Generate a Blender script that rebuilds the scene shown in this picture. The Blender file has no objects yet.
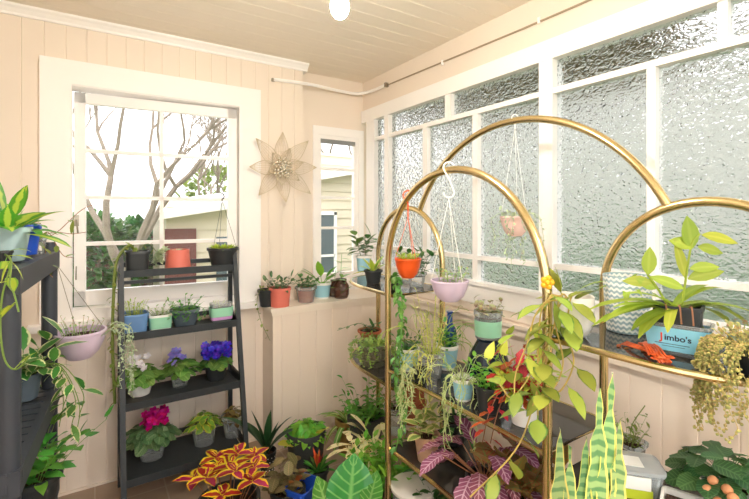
import bpy, math, random
from mathutils import Vector, Matrix
R = math.radians
rnd = random.Random(7)
U = rnd.uniform
scene = bpy.context.scene
col = scene.collection

# ---------------- camera, world, exposure ----------------
F = 433.0; CX = 374.5; HZ = 215.0; CAMZ = 1.5; YAW = 32.85
cam_d = bpy.data.cameras.new('camera'); cam = bpy.data.objects.new('camera', cam_d); col.objects.link(cam)
cam.location = (0, 0, CAMZ); cam.rotation_euler = (R(90), 0, -R(YAW))
cam_d.sensor_width = 36; cam_d.lens = F / 749 * 36; cam_d.shift_y = -(249.5 - HZ) / 749
cam_d.clip_start = .02; cam_d.clip_end = 300
scene.camera = cam
w = bpy.data.worlds.new('overcast_sky'); scene.world = w; w.use_nodes = True
nt = w.node_tree; bg = nt.nodes['Background']
tc = nt.nodes.new('ShaderNodeTexCoord'); sx = nt.nodes.new('ShaderNodeSeparateXYZ'); cr = nt.nodes.new('ShaderNodeValToRGB')
nt.links.new(tc.outputs['Generated'], sx.inputs[0]); nt.links.new(sx.outputs[2], cr.inputs[0]); nt.links.new(cr.outputs[0], bg.inputs[0])
cr.color_ramp.elements[0].color = (.93, .94, .95, 1); cr.color_ramp.elements[0].position = 0
cr.color_ramp.elements[1].color = (1, 1, 1, 1); cr.color_ramp.elements[1].position = .6
bg.inputs[1].default_value = 1.45
w.cycles.sampling_method = 'AUTOMATIC'
vs = scene.view_settings
vs.view_transform = 'Standard'; vs.look = 'None'; vs.gamma = 1; vs.use_curve_mapping = False
vs.exposure = 1.24
scene.cycles.max_bounces = 10; scene.cycles.transparent_max_bounces = 16; scene.cycles.diffuse_bounces = 6
scene.cycles.sample_clamp_indirect = 8
sd = bpy.data.lights.new('sun', 'SUN'); sd.energy = .2; sd.angle = R(12); sd.color = (1, .95, .86)
sun = bpy.data.objects.new('sun', sd); col.objects.link(sun); sun.rotation_euler = (R(38), 0, R(-20))

# ---------------- projection helpers: points of the room ----------------
SA, CA = math.sin(R(YAW)), math.cos(R(YAW))
def ray(px):
    t = (px - CX) / F
    return SA + t * CA, CA - t * SA           # X, Y per unit depth
def onY(px, Y, Z):
    a, b = ray(px); d = Y / b; return Vector((a * d, Y, Z)), d / F
def onX(px, X, Z):
    a, b = ray(px); d = X / a; return Vector((X, b * d, Z)), d / F
def onZ(px, py, Z):
    a, b = ray(px); d = (CAMZ - Z) * F / (py - HZ); return Vector((a * d, b * d, Z)), d / F
def at(px, py, d):
    a, b = ray(px); return Vector((a * d, b * d, CAMZ - (py - HZ) * d / F))

# ---------------- materials ----------------
def lin(c):
    if isinstance(c, str):
        c = [int(c[i:i + 2], 16) / 255 for i in (1, 3, 5)]
        c = [x / 12.92 if x <= .04045 else ((x + .055) / 1.055) ** 2.4 for x in c]
    return (c[0], c[1], c[2], 1)
_m = {}
def mat(name, c, rough=.5, metal=0, trans=0, ior=1.45, noise=0, nscale=20, bump=0, bscale=60, alpha=1, emit=0, spec=.5):
    if name in _m: return _m[name]
    m = bpy.data.materials.new(name); m.use_nodes = True; n = m.node_tree; b = n.nodes['Principled BSDF']
    b.inputs['Base Color'].default_value = lin(c); b.inputs['Roughness'].default_value = rough; b.inputs['Metallic'].default_value = metal
    b.inputs['Transmission Weight'].default_value = trans; b.inputs['IOR'].default_value = ior; b.inputs['Alpha'].default_value = alpha
    b.inputs['Specular IOR Level'].default_value = spec
    if emit: b.inputs['Emission Color'].default_value = lin(c); b.inputs['Emission Strength'].default_value = emit
    t = n.nodes.new('ShaderNodeTexCoord')
    if noise:
        z = n.nodes.new('ShaderNodeTexNoise'); z.inputs['Scale'].default_value = nscale; z.inputs['Detail'].default_value = 5
        n.links.new(t.outputs['Object'], z.inputs['Vector'])
        h = n.nodes.new('ShaderNodeHueSaturation'); h.inputs['Color'].default_value = lin(c)
        mr = n.nodes.new('ShaderNodeMapRange'); mr.inputs[1].default_value = .25; mr.inputs[2].default_value = .75
        mr.inputs[3].default_value = 1 - noise; mr.inputs[4].default_value = 1 + noise
        n.links.new(z.outputs['Fac'], mr.inputs[0]); n.links.new(mr.outputs[0], h.inputs['Value']); n.links.new(h.outputs[0], b.inputs['Base Color'])
    if bump:
        z = n.nodes.new('ShaderNodeTexNoise'); z.inputs['Scale'].default_value = bscale
        n.links.new(t.outputs['Object'], z.inputs['Vector'])
        bp = n.nodes.new('ShaderNodeBump'); bp.inputs['Strength'].default_value = bump; bp.inputs['Distance'].default_value = .01
        n.links.new(z.outputs['Fac'], bp.inputs['Height']); n.links.new(bp.outputs[0], b.inputs['Normal'])
    _m[name] = m; return m

def clearmat(name, c=(1, 1, 1), op=.25, rough=.08):
    """thin clear plastic or glass: mostly see-through with a glossy skin"""
    if name in _m: return _m[name]
    m = bpy.data.materials.new(name); m.use_nodes = True; n = m.node_tree; n.nodes.clear()
    o = n.nodes.new('ShaderNodeOutputMaterial'); mx = n.nodes.new('ShaderNodeMixShader'); tr = n.nodes.new('ShaderNodeBsdfTransparent')
    pb = n.nodes.new('ShaderNodeBsdfPrincipled'); pb.inputs['Base Color'].default_value = lin(c); pb.inputs['Roughness'].default_value = rough
    fr = n.nodes.new('ShaderNodeFresnel'); fr.inputs[0].default_value = 1.4
    ad = n.nodes.new('ShaderNodeMath'); ad.operation = 'ADD'; ad.inputs[1].default_value = op; ad.use_clamp = True
    n.links.new(fr.outputs[0], ad.inputs[0]); n.links.new(ad.outputs[0], mx.inputs[0])
    n.links.new(tr.outputs[0], mx.inputs[1]); n.links.new(pb.outputs[0], mx.inputs[2]); n.links.new(mx.outputs[0], o.inputs[0])
    _m[name] = m; return m

def leafmat(name, c1, c2=None, mode='plain', rough=.42, c3=None, trans=.3, edge=.6, nscale=30):
    """c1 middle colour, c2 margin or band colour; UV: u across, v along; 'var' UV: random per leaf"""
    if name in _m: return _m[name]
    m = bpy.data.materials.new(name); m.use_nodes = True; n = m.node_tree; b = n.nodes['Principled BSDF']
    N = n.nodes.new; L = n.links.new
    b.inputs['Roughness'].default_value = rough
    uv = N('ShaderNodeUVMap'); uv.uv_map = 'UVMap'; sp = N('ShaderNodeSeparateXYZ'); L(uv.outputs[0], sp.inputs[0])
    uv2 = N('ShaderNodeUVMap'); uv2.uv_map = 'var'; sp2 = N('ShaderNodeSeparateXYZ'); L(uv2.outputs[0], sp2.inputs[0])
    tc = N('ShaderNodeTexCoord'); nz = N('ShaderNodeTexNoise'); nz.inputs['Scale'].default_value = nscale; nz.inputs['Detail'].default_value = 3
    L(tc.outputs['Object'], nz.inputs['Vector'])
    def math_(op, a, bb, clamp=False):
        x = N('ShaderNodeMath'); x.operation = op; x.use_clamp = clamp
        for i, v in enumerate((a, bb)):
            if v is None: continue
            if isinstance(v, (int, float)): x.inputs[i].default_value = v
            else: L(v, x.inputs[i])
        return x.outputs[0]
    dist = math_('MULTIPLY', math_('ABSOLUTE', math_('SUBTRACT', sp.outputs[0], .5), None), 2)     # 0 mid, 1 edge
    jit = math_('MULTIPLY', math_('SUBTRACT', nz.outputs['Fac'], .5), .9)
    def mixc(f, a, c):
        x = N('ShaderNodeMix'); x.data_type = 'RGBA'; L(f, x.inputs[0])
        for i, v in ((6, a), (7, c)):
            if isinstance(v, (str, tuple)): x.inputs[i].default_value = lin(v)
            else: L(v, x.inputs[i])
        return x.outputs[2]
    def step(v, e, s=.08):
        x = N('ShaderNodeMapRange'); x.inputs[1].default_value = e - s; x.inputs[2].default_value = e + s; L(v, x.inputs[0]); return x.outputs[0]
    colr = mixc(math_('MULTIPLY', dist, 0), c1, c1)
    if mode == 'edge': colr = mixc(step(math_('ADD', dist, jit), edge), c1, c2)
    elif mode == 'mid': colr = mixc(step(dist, .18, .1), c2, c1)
    elif mode == 'veins':
        wv = math_('SINE', math_('ADD', math_('MULTIPLY', sp.outputs[1], 48), math_('MULTIPLY', dist, -9)), None)
        f = math_('MAXIMUM', step(wv, .8, .15), math_('SUBTRACT', 1, step(dist, .08, .05)))
        colr = mixc(f, c1, c2)
    elif mode == 'band':
        wv = math_('SINE', math_('ADD', math_('MULTIPLY', sp.outputs[1], 210), math_('MULTIPLY', jit, 9)), None)
        colr = mixc(step(wv, .1, .4), c1, c3); colr = mixc(step(dist, edge, .05), colr, c2)
    elif mode == 'blotch': colr = mixc(step(nz.outputs['Fac'], edge, .05), c1, c2)
    elif mode == 'tip': colr = mixc(step(sp.outputs[1], edge, .3), c1, c2)
    hs = N('ShaderNodeHueSaturation'); L(colr, hs.inputs['Color'])
    L(math_('ADD', math_('MULTIPLY', sp2.outputs[0], .55), .85), hs.inputs['Value'])
    L(math_('ADD', math_('MULTIPLY', sp2.outputs[1], .05), .475), hs.inputs['Hue'])
    L(hs.outputs[0], b.inputs['Base Color'])
    tl = N('ShaderNodeBsdfTranslucent'); L(hs.outputs[0], tl.inputs[0])
    ms = N('ShaderNodeMixShader'); ms.inputs[0].default_value = trans
    L(b.outputs[0], ms.inputs[1]); L(tl.outputs[0], ms.inputs[2]); L(ms.outputs[0], n.nodes['Material Output'].inputs[0])
    _m[name] = m; return m

# ---------------- mesh builder ----------------
def frame(d):
    d = d.normalized(); a = Vector((0, 0, 1)) if abs(d.z) < .95 else Vector((1, 0, 0))
    u = a.cross(d).normalized(); return u, d.cross(u)
def catmull(pts, k=6):
    pts = [Vector(p) for p in pts]; q = [2 * pts[0] - pts[1]] + pts + [2 * pts[-1] - pts[-2]]; out = []
    for i in range(1, len(q) - 2):
        for j in range(k):
            t = j / k; a, b, c, d = q[i - 1:i + 3]
            out.append(.5 * ((2 * b) + (c - a) * t + (2 * a - 5 * b + 4 * c - d) * t * t + (3 * b - a - 3 * c + d) * t ** 3))
    out.append(pts[-1]); return out
PROF = {
    'oval': [.12, .75, 1, .92, .6, .04], 'lance': [.2, .7, 1, .95, .62, .03], 'strap': [.55, .85, 1, 1, .85, .06],
    'round': [.35, .95, 1, .98, .75, .3], 'heart': [.75, 1, .93, .7, .36, .02], 'blade': [.6, .82, 1, .97, .66, .04], 'spoon': [.22, .4, .7, 1, .95, .3],
    'jag': [.3, .9, .75, 1, .55, .02], 'needle': [.8, 1, 1, .9, .7, .2]}
class MB:
    def __init__(s): s.v = []; s.f = []; s.u = []; s.r = []; s.mi = []
    def add(s, vs, fs, uvs=None, rv=None, mi=0):
        o = len(s.v); s.v += [tuple(x) for x in vs]; rv = rv or (.5, .5)
        for f in fs:
            s.f.append(tuple(o + i for i in f)); s.mi.append(mi)
            s.u.append([uvs[i] for i in f] if uvs else [(.5, .5)] * len(f)); s.r.append(rv)
    def box(s, a, b, mi=0, M=None):
        x0, y0, z0 = a; x1, y1, z1 = b
        vs = [Vector(p) for p in ((x0, y0, z0), (x1, y0, z0), (x1, y1, z0), (x0, y1, z0), (x0, y0, z1), (x1, y0, z1), (x1, y1, z1), (x0, y1, z1))]
        if M: vs = [M @ p for p in vs]
        s.add(vs, [(3, 2, 1, 0), (4, 5, 6, 7), (0, 1, 5, 4), (1, 2, 6, 5), (2, 3, 7, 6), (3, 0, 4, 7)], mi=mi); return s
    def bar(s, a, b, wd, th, mi=0, up=(0, 0, 1)):
        a = Vector(a); b = Vector(b); d = (b - a).normalized(); up = Vector(up)
        sd = d.cross(up).normalized(); u2 = sd.cross(d); vs = []
        for p in (a, b):
            for i, j in ((-1, -1), (1, -1), (1, 1), (-1, 1)): vs.append(p + sd * i * wd / 2 + u2 * j * th / 2)
        s.add(vs, [(3, 2, 1, 0), (4, 5, 6, 7), (0, 1, 5, 4), (1, 2, 6, 5), (2, 3, 7, 6), (3, 0, 4, 7)], mi=mi); return s
    def tube(s, pts, r, n=6, r2=None, mi=0, rv=None, closed=False, prof=None):
        pts = [Vector(p) for p in pts]; m = len(pts); r2 = r if r2 is None else r2; vs = []; uv = []
        t = (pts[1] - pts[0]).normalized(); u, _ = frame(t)
        for i, p in enumerate(pts):
            if closed: t = (pts[(i + 1) % m] - pts[i - 1]).normalized()
            else: t = (pts[min(i + 1, m - 1)] - pts[max(i - 1, 0)]).normalized()
            u = (u - t * u.dot(t)).normalized(); v = t.cross(u)
            k = i / (m - 1); rr = r + (r2 - r) * k
            if prof: rr = r * prof(k)
            for j in range(n):
                a = 2 * math.pi * j / n; vs.append(p + (u * math.cos(a) + v * math.sin(a)) * rr); uv.append((j / n, k))
        fs = []
        for i in range(m if closed else m - 1):
            for j in range(n):
                a = i * n + j; b = i * n + (j + 1) % n; c = ((i + 1) % m) * n
                fs.append((a, b, c + (j + 1) % n, c + j))
        if not closed: fs += [tuple(range(n - 1, -1, -1)), tuple((m - 1) * n + j for j in range(n))]
        s.add(vs, fs, uv, rv, mi); return s
    def lathe(s, prof, c=(0, 0, 0), n=28, p=2, ax=1, ay=1, mi=0, rv=None, M=None):
        c = Vector(c); vs = []; uv = []
        for k, (r, z) in enumerate(prof):
            for j in range(n):
                a = 2 * math.pi * (j + .5) / n; x, y = math.cos(a), math.sin(a); q = (abs(x) ** p + abs(y) ** p) ** (-1 / p)
                q_ = Vector((x * q * r * ax, y * q * r * ay, z)); vs.append(c + (M @ q_ if M else q_)); uv.append((j / n, k / (len(prof) - 1)))
        fs = []
        for k in range(len(prof) - 1):
            for j in range(n): a = k * n; b = (j + 1) % n; fs.append((a + j, a + b, a + n + b, a + n + j))
        if prof[0][0] > 1e-6: pass
        s.add(vs, fs, uv, rv, mi); return s
    def ball(s, c, r, n=10, m=6, sz=1, mi=0, rv=None):
        return s.lathe([(max(1e-5, r * math.sin(math.pi * k / m)), -r * sz * math.cos(math.pi * k / m)) for k in range(m + 1)], c, n, mi=mi, rv=rv)
    def leaf(s, base, d, L, W, prof='oval', droop=.5, fold=.15, up=None, mi=0, pet=0, wave=0, rv=None, seg=1):
        d = Vector(d).normalized(); p = Vector(base); rv = rv or (rnd.random(), rnd.random())
        up = Vector(up) if up else Vector((0, 0, 1))
        side = d.cross(up)
        if side.length < .1: side = d.cross(Vector((U(-1, 1), U(-1, 1), .1)))
        side.normalize()
        P = PROF[prof]
        if seg > 1:
            P = [P[int(i / seg)] + (P[min(int(i / seg) + 1, 5)] - P[int(i / seg)]) * (i / seg - int(i / seg)) for i in range(5 * seg + 1)]
        m = len(P) - 1
        if pet:
            q = p + d * pet; s.tube([p, p + d * pet * .5 + Vector((0, 0, pet * .04)), q], max(.0008, W * .035), 4, mi=mi, rv=rv); p = q
        vs = []; uv = []; dd = d.copy()
        for i, wv in enumerate(P):
            nn = side.cross(dd).normalized(); k = i / m
            if nn.z < 0 and up.z > 0 and dd.z > -.8: nn = -nn
            hw = W / 2 * wv; wo = wave * W * math.sin(i * 2.6 + rv[0] * 6)
            vs += [p - side * hw + nn * (fold * hw + wo), p, p + side * hw + nn * (fold * hw - wo)]
            uv += [(.5 - .5, k), (.5, k), (1, k)]
            dd = (dd + Vector((0, 0, -1)) * droop / m).normalized(); p = p + dd * (L / m)
        fs = []
        for i in range(m): a = 3 * i; fs += [(a, a + 1, a + 4, a + 3), (a + 1, a + 2, a + 5, a + 4)]
        s.add(vs, fs, uv, rv, mi); return p
    def build(s, name, mats, parent=None, loc=None, smooth=True, rz=0):
        me = bpy.data.meshes.new(name); me.from_pydata(s.v, [], s.f)
        u1 = me.uv_layers.new(name='UVMap'); u2 = me.uv_layers.new(name='var')
        a = []; b = []
        for f, u, r in zip(s.f, s.u, s.r):
            for x in u: a += [x[0], x[1]]; b += [r[0], r[1]]
        u1.data.foreach_set('uv', a); u2.data.foreach_set('uv', b)
        me.polygons.foreach_set('material_index', s.mi)
        if smooth:
            me.polygons.foreach_set('use_smooth', [True] * len(s.f))
        for m in (mats if isinstance(mats, (list, tuple)) else [mats]): me.materials.append(m)
        me.update(); o = bpy.data.objects.new(name, me); col.objects.link(o)
        if smooth:
            try: me.set_sharp_from_angle(angle=R(38))
            except Exception: pass
        if parent: o.parent = parent
        if loc is not None: o.location = loc
        o.rotation_euler.z = rz
        return o
def tag(o, label=None, cat=None, group=None, kind=None):
    for k, v in (('label', label), ('category', cat), ('group', group), ('kind', kind)):
        if v: o[k] = v
    return o
def thing(name, loc, label=None, cat=None, group=None, rz=0, kind=None):
    o = bpy.data.objects.new(name, None); col.objects.link(o); o.location = loc; o.rotation_euler.z = rz; o.empty_display_size = .05
    return tag(o, label, cat, group, kind)

# palette
M_wall = mat('beige_paint', '#eee1d3', .55, noise=.02, nscale=3)
M_white = mat('white_gloss_paint', '#fcf9f7', .35)
M_black = mat('black_powder_coat', '#2c3135', .45, noise=.15, nscale=30)
M_plastic = mat('dark_grey_plastic', '#3a3f48', .45)
M_brass = mat('polished_brass', '#dcc592', .24, metal=1)
M_soil = mat('potting_soil', '#4a3325', .95, noise=.4, nscale=150, bump=.8, bscale=180)
M_terra = mat('terracotta', '#b86b4b', .8, noise=.15, nscale=25)
M_clear = clearmat('clear_plastic', '#dfe6e8', .22)
M_smoke = clearmat('smoked_glass', '#2c2a28', .45, .03)
M_glass = clearmat('window_glass', '#ffffff', .0, .0)
M_stem = leafmat('green_stem', '#7d9a48'); M_stemr = leafmat('brown_stem', '#9a6a4a')
G_dark = leafmat('dark_green_leaf', '#3c6e32'); G_mid = leafmat('mid_green_leaf', '#5c9a3a'); G_bright = leafmat('bright_green_leaf', '#6fb03a')
G_lime = leafmat('lime_leaf', '#b4c94a'); G_yel = leafmat('yellow_green_leaf', '#d9cf52'); G_grey = leafmat('grey_green_leaf', '#8fa88a')
G_av = leafmat('velvet_leaf', '#5a8a3c', '#8fb05a', 'veins', .65)
G_olive = leafmat('olive_leaf', '#7a8a3c'); G_pale = leafmat('pale_green_leaf', '#b9c98a')
G_var = leafmat('cream_edged_leaf', '#4f8a3c', '#e6e6b0', 'edge', edge=.75)
G_varc = leafmat('lime_centre_leaf', '#c0d85a', '#58a53a', 'edge', edge=.45)
G_red = leafmat('red_leaf', '#c2402c', '#8a2a22', 'veins'); G_brown = leafmat('bronze_leaf', '#8a6a3c', '#5c6a34', 'veins')
G_rex = leafmat('purple_silver_leaf', '#8a4c68', '#cba6b8', 'veins'); G_cream = leafmat('cream_pink_leaf', '#faf0c4', '#b4c07a', 'blotch', edge=.62, nscale=40)
# ======================= SETTING =======================
XR = 1.83; YA = 2.86; YB = 3.01; CZ = 2.57; XL = -.66; YF = -1.3; XC = 1.241
def grooved(mb, O, u, n, w_, u0, u1, w0, w1, pitch, th=.1, ph=0):
    """boards with v-grooves: O origin, u along the boards' width, n out of the face, w_ along the boards"""
    O, u, n, w_ = (Vector(k) for k in (O, u, n, w_)); ks = [(u0, 0)]
    if pitch:
        x = math.floor((u0 - ph) / pitch) * pitch + ph
        while x < u1:
            for dx, dn in ((-.0035, 0), (-.0008, -.003), (.0008, -.003), (.0035, 0)):
                if u0 < x + dx < u1: ks.append((x + dx, dn))
            x += pitch
    ks.append((u1, 0)); vs = []
    for x, dn in ks:
        for wz in (w0, w1): vs += [O + u * x + n * dn + w_ * wz, O + u * x - n * th + w_ * wz]
    fs = []; m = len(ks)
    for i in range(m - 1):
        a = 4 * i; b = a + 4; fs += [(a, b, b + 2, a + 2), (a + 1, a + 3, b + 3, b + 1), (a, a + 1, b + 1, b), (a + 2, b + 2, b + 3, a + 3)]
    e = 4 * (m - 1); fs += [(0, 2, 3, 1), (e, e + 1, e + 3, e + 2)]
    mb.add(vs, fs)
XV, YV, ZV = (1, 0, 0), (0, 1, 0), (0, 0, 1)
def st(o): o['kind'] = 'structure'; return o
# floor
m = bpy.data.materials.new('brown_floor_tiles'); m.use_nodes = True; n = m.node_tree; b = n.nodes['Principled BSDF']
tc = n.nodes.new('ShaderNodeTexCoord'); br = n.nodes.new('ShaderNodeTexBrick'); br.offset = 0
br.inputs['Scale'].default_value = 1; br.inputs['Brick Width'].default_value = .33; br.inputs['Row Height'].default_value = .33; br.inputs['Mortar Size'].default_value = .004
br.inputs['Color1'].default_value = lin('#a28c78'); br.inputs['Color2'].default_value = lin('#a99380'); br.inputs['Mortar'].default_value = lin('#b5a594')
n.links.new(tc.outputs['Object'], br.inputs['Vector']); n.links.new(br.outputs[0], b.inputs['Base Color']); b.inputs['Roughness'].default_value = .4
o = st(MB().box((XL - .1, YF - .1, -.1), (XR + .1, YB + .1, 0)).build('floor', m, smooth=False))
# ceiling boards run along X
mb = MB(); grooved(mb, (0, 0, CZ), YV, (0, 0, -1), XV, YF - .1, YB + .1, XL - .1, XR + .1, .115, .08)
st(mb.build('ceiling', mat('ceiling_paint', '#efe5d6', .5), smooth=False))
# back wall A
mb = MB(); pa = dict(pitch=.0935, th=.12, ph=-.039); OA = (0, YA, 0); NA = (0, -1, 0)
WX0, WX1, WZ0, WZ1 = -.115, .80, .96, 2.21
for u0, u1, z0, z1 in ((XL - .1, WX0, 0, CZ), (WX1, XC, 0, CZ), (WX0, WX1, 0, WZ0), (WX0, WX1, WZ1, CZ)):
    grooved(mb, OA, XV, NA, ZV, u0, u1, z0, z1, **pa)
st(mb.build('wall_back', M_wall, smooth=False))
mb = MB(); pb = dict(pitch=0, th=.12)
SX0, SX1, SZ0, SZ1 = 1.40, 1.80, 1.0, 2.13
OB = (0, YB, 0)
for u0, u1, z0, z1 in ((XC - .1, SX0, .8, CZ), (SX1, XR + .1, .8, CZ), (SX0, SX1, .8, SZ0), (SX0, SX1, SZ1, CZ)):
    grooved(mb, OB, XV, NA, ZV, u0, u1, z0, z1, **pb)
mb.box((XC - .1, YA + .12, .8), (XC, YB, CZ))
st(mb.build('wall_recess', M_wall, smooth=False))
# ledge wall
mb = MB(); grooved(mb, (0, 2.66, 0), XV, NA, ZV, .95, XR, 0, .885, .12, .35, .05)
st(mb.build('wall_ledge', M_wall, smooth=False))
mb = MB().box((.93, 2.64, .885), (XR, YA, .907)).box((XC, YA, .885), (XR, YB, .907)).box((.94, 2.65, .86), (XR, 2.66, .885))
st(mb.build('trim_1', mat('ledge_paint', '#f1e6d8', .45), smooth=False))
# right wall
mb = MB(); grooved(mb, (XR, 0, 0), YV, (-1, 0, 0), ZV, YF - .1, 2.66, 0, 1.0, .12, .1, .079)
mb.box((XR, YF, 2.335), (XR + .1, YB, CZ)).box((XR, 2.66, 0), (XR + .1, YB, 1.0))
st(mb.build('wall_right', M_wall, smooth=False))
mb = MB().box((XR - .045, YF, .925), (XR, 2.66, .945)).box((XR - .03, YF, .885), (XR, 2.64, .925)).box((XR - .012, YF, .955), (XR, 2.66, 1.0))
st(mb.build('trim_2', M_wall, smooth=False))
# left wall and front wall (behind the camera) with their window openings
mb = MB()
for y0, y1, z0, z1 in ((YF, -1.1, 0, CZ), (.7, YA, 0, CZ), (-1.1, .7, 0, .8), (-1.1, .7, 2.35, CZ)): mb.box((XL - .1, y0, z0), (XL, y1, z1))
st(mb.build('wall_left', M_wall, smooth=False))
mb = MB()
for x0, x1, z0, z1 in ((XL, -.5, 0, CZ), (1.7, XR, 0, CZ), (-.5, 1.7, 0, .35), (-.5, 1.7, 2.4, CZ)): mb.box((x0, YF - .1, z0), (x1, YF, z1))
st(mb.build('wall_front', M_wall, smooth=False))
def simple_window(nm, O, u, L, z0, z1, cols):
    r = thing(nm, (0, 0, 0), kind='structure'); O = Vector(O); u = Vector(u); mb = MB()
    for k in range(cols + 1):
        p = O + u * (L * k / cols); mb.bar(p + Vector((0, 0, z0)), p + Vector((0, 0, z1)), .05, .05, up=u)
    for z in (z0 + .025, z1 - .025): mb.bar(O + Vector((0, 0, z)), O + u * L + Vector((0, 0, z)), .05, .05)
    mb.build('window_frame', M_white, r, smooth=False)
    g = MB(); g.bar(O + u * .02 + Vector((0, 0, (z0 + z1) / 2)), O + u * (L - .02) + Vector((0, 0, (z0 + z1) / 2)), .004, z1 - z0 - .06); g.build('pane', M_glass, r, smooth=False)
simple_window('window_4', (XL - .05, -1.1, 0), YV, 1.8, .8, 2.35, 3)
simple_window('window_5', (-.5, YF - .05, 0), XV, 2.2, .35, 2.4, 3)
# cornice on wall A
mb = MB()
prof = [(0, 0), (.012, 0), (.016, .012), (.03, .03), (.042, .04), (.046, .05), (0, .05)]
vs = [(x, YA - a, CZ - .05 + z) for x in (XL, XC + .03) for a, z in prof]; k = len(prof)
mb.add(vs, [(i, (i + 1) % k, k + (i + 1) % k, k + i) for i in range(k)] + [tuple(range(k - 1, -1, -1)), tuple(range(k, 2 * k))])
mb.box((XC, YA, CZ - .05), (XC + .03, YB, CZ))
st(mb.build('trim_3', M_white, smooth=False))
mb = MB().box((XL, YA - .015, 0), (.95, YA, .012)); st(mb.build('baseboard_back', M_wall, smooth=False))

# window 1 (casement over the ladder shelf)
w1 = thing('window_1', (0, 0, 0), kind='structure')
mb = MB(); C0 = YA - .022
mb.box((-.243, C0, .93), (-.105, YA, 2.333)).box((.788, C0, .93), (.93, YA, 2.333)).box((-.105, C0, 2.205), (.788, YA, 2.333)).box((-.105, C0, .93), (.788, YA, .985))
for a, b2 in (((-.125, YA - .01, .96), (-.105, YA + .12, 2.21)), ((.788, YA - .01, .96), (.81, YA + .12, 2.21)), ((-.12, YA - .01, 2.2), (.8, YA + .12, 2.22)), ((-.12, YA - .01, .95), (.8, YA + .12, .978))): mb.box(a, b2)
mb.build('casing', M_white, w1, smooth=False)
MB().box((-.29, YA - .07, .895), (.96, YA, .93)).build('window_sill', M_white, w1, smooth=False)
sash = thing('sash', (.785, YA + .03, .983)); sash.parent = w1; sash.rotation_euler.z = -R(5)
mb = MB(); SW, SH = .888, 1.212; T = .036
mb.box((-SW, 0, 0), (-SW + .055, T, SH)).box((-.055, 0, 0), (0, T, SH)).box((-SW, 0, SH - .06), (0, T, SH)).box((-SW, 0, 0), (0, T, .085))
mb.box((-SW / 2 - .011, .004, .08), (-SW / 2 + .011, T - .004, SH - .05))
for k in (1, 2, 3): z = .085 + (SH - .145) * k / 4; mb.box((-SW + .05, .004, z - .011), (-.05, T - .004, z + .011))
f = mb.build('sash_frame', M_white, sash, smooth=False)
MB().box((-SW + .05, .016, .08), (-.05, .02, SH - .05)).build('pane', M_glass, sash, smooth=False)
M_nickel = mat('aged_nickel', '#a39a8c', .35, metal=1)
mb = MB().box((-.012, -.004, -.03), (.012, 0, .03)); mb.tube([(0, -.004, 0), (0, -.03, 0), (.004, -.034, -.02), (.008, -.03, -.07)], .006, 8, r2=.004); 
h = mb.build('latch_handle', M_nickel, w1, loc=(-.085, YA - .006, 1.47)); 
mb = MB().tube([(-.085, YA - .01, 1.22), (-.085, YA - .03, 1.2), (-.086, YA - .02, 1.15)], .003, 6).build('stay_hook', M_nickel, w1)

# window 2 (narrow, by the corner)
w2 = thing('window_2', (0, 0, 0), kind='structure')
mb = MB(); y0 = YB - .015
mb.box((1.385, y0, .907), (1.42, YB + .05, 2.18)).box((1.785, y0, .907), (1.83, YB + .05, 2.18)).box((1.42, y0, 2.115), (1.785, YB + .05, 2.18)).box((1.42, y0, .907), (1.785, YB + .05, .99))
mb.box((1.42, YB - .005, .99), (1.455, YB + .04, 2.12)).box((1.75, YB - .005, .99), (1.785, YB + .04, 2.12)).box((1.455, YB - .005, 2.08), (1.75, YB + .04, 2.115)).box((1.455, YB - .005, .99), (1.75, YB + .04, 1.05))
for z in (1.40, 1.635, 1.86): mb.box((1.455, YB + .002, z - .01), (1.75, YB + .03, z + .01))
mb.build('window_frame', M_white, w2, smooth=False)
MB().box((1.45, YB + .012, 1.04), (1.755, YB + .016, 2.09)).build('pane', M_glass, w2, smooth=False)
MB().box((1.45, YB - .008, 2.05), (1.755, YB - .002, 2.085)).build('blind_rail', mat('grey_roller', '#8d8f90', .5), w2, smooth=False)

# window 3: run of textured panes on the right wall
w3 = thing('window_3', (0, 0, 0), kind='structure')
mb = MB(); a, c = XR - .02, XR + .06
mb.box((a, YF, 2.24), (c, 3.0, 2.335)).box((a, YF, 1.0), (c, 3.0, 1.11)); mb.box((XR - .035, YF, 1.105), (XR + .02, 3.0, 1.125))
posts = [(2.815, 2.93), (2.625, 2.675), (1.262, 1.336), (-.12, -.05), (-1.3, -1.22)]
mb.build('window_casing', M_white, w3, smooth=False)
mb = MB()
for y0, y1 in posts: mb.box((a + .004, y0, 1.11), (c, y1, 2.24))
mb.build('mullion', M_white, w3, smooth=False)
mb = MB(); mb.box((a + .01, YF, 2.075), (c - .01, 2.93, 2.102)).box((a + .01, YF, 1.245), (c - .01, 2.93, 1.27))
for y0, y1 in ((1.964, 2.018), (.59, .62), (-.68, -.65)): mb.box((a + .012, y0, 2.09), (c - .012, y1, 2.24))
for y0, y1 in ((2.19, 2.235), (1.746, 1.785), (.818, .85), (.37, .402), (-.5, -.47), (-.9, -.87)): mb.box((a + .012, y0, 1.11), (c - .012, y1, 2.09))
mb.build('glazing_bar', M_white, w3, smooth=False)
m = bpy.data.materials.new('hammered_glass'); m.use_nodes = True; n = m.node_tree; b = n.nodes['Principled BSDF']
b.inputs['Base Color'].default_value = (.86, .88, .9, 1); b.inputs['Transmission Weight'].default_value = 1; b.inputs['Roughness'].default_value = .12; b.inputs['IOR'].default_value = 1.42
tc = n.nodes.new('ShaderNodeTexCoord'); vz = n.nodes.new('ShaderNodeTexVoronoi'); vz.feature = 'SMOOTH_F1'; vz.inputs['Scale'].default_value = 58
nz = n.nodes.new('ShaderNodeTexNoise'); nz.inputs['Scale'].default_value = 30; mp = n.nodes.new('ShaderNodeMapping'); mp.inputs['Scale'].default_value = (1, 1, 1.4)
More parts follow.
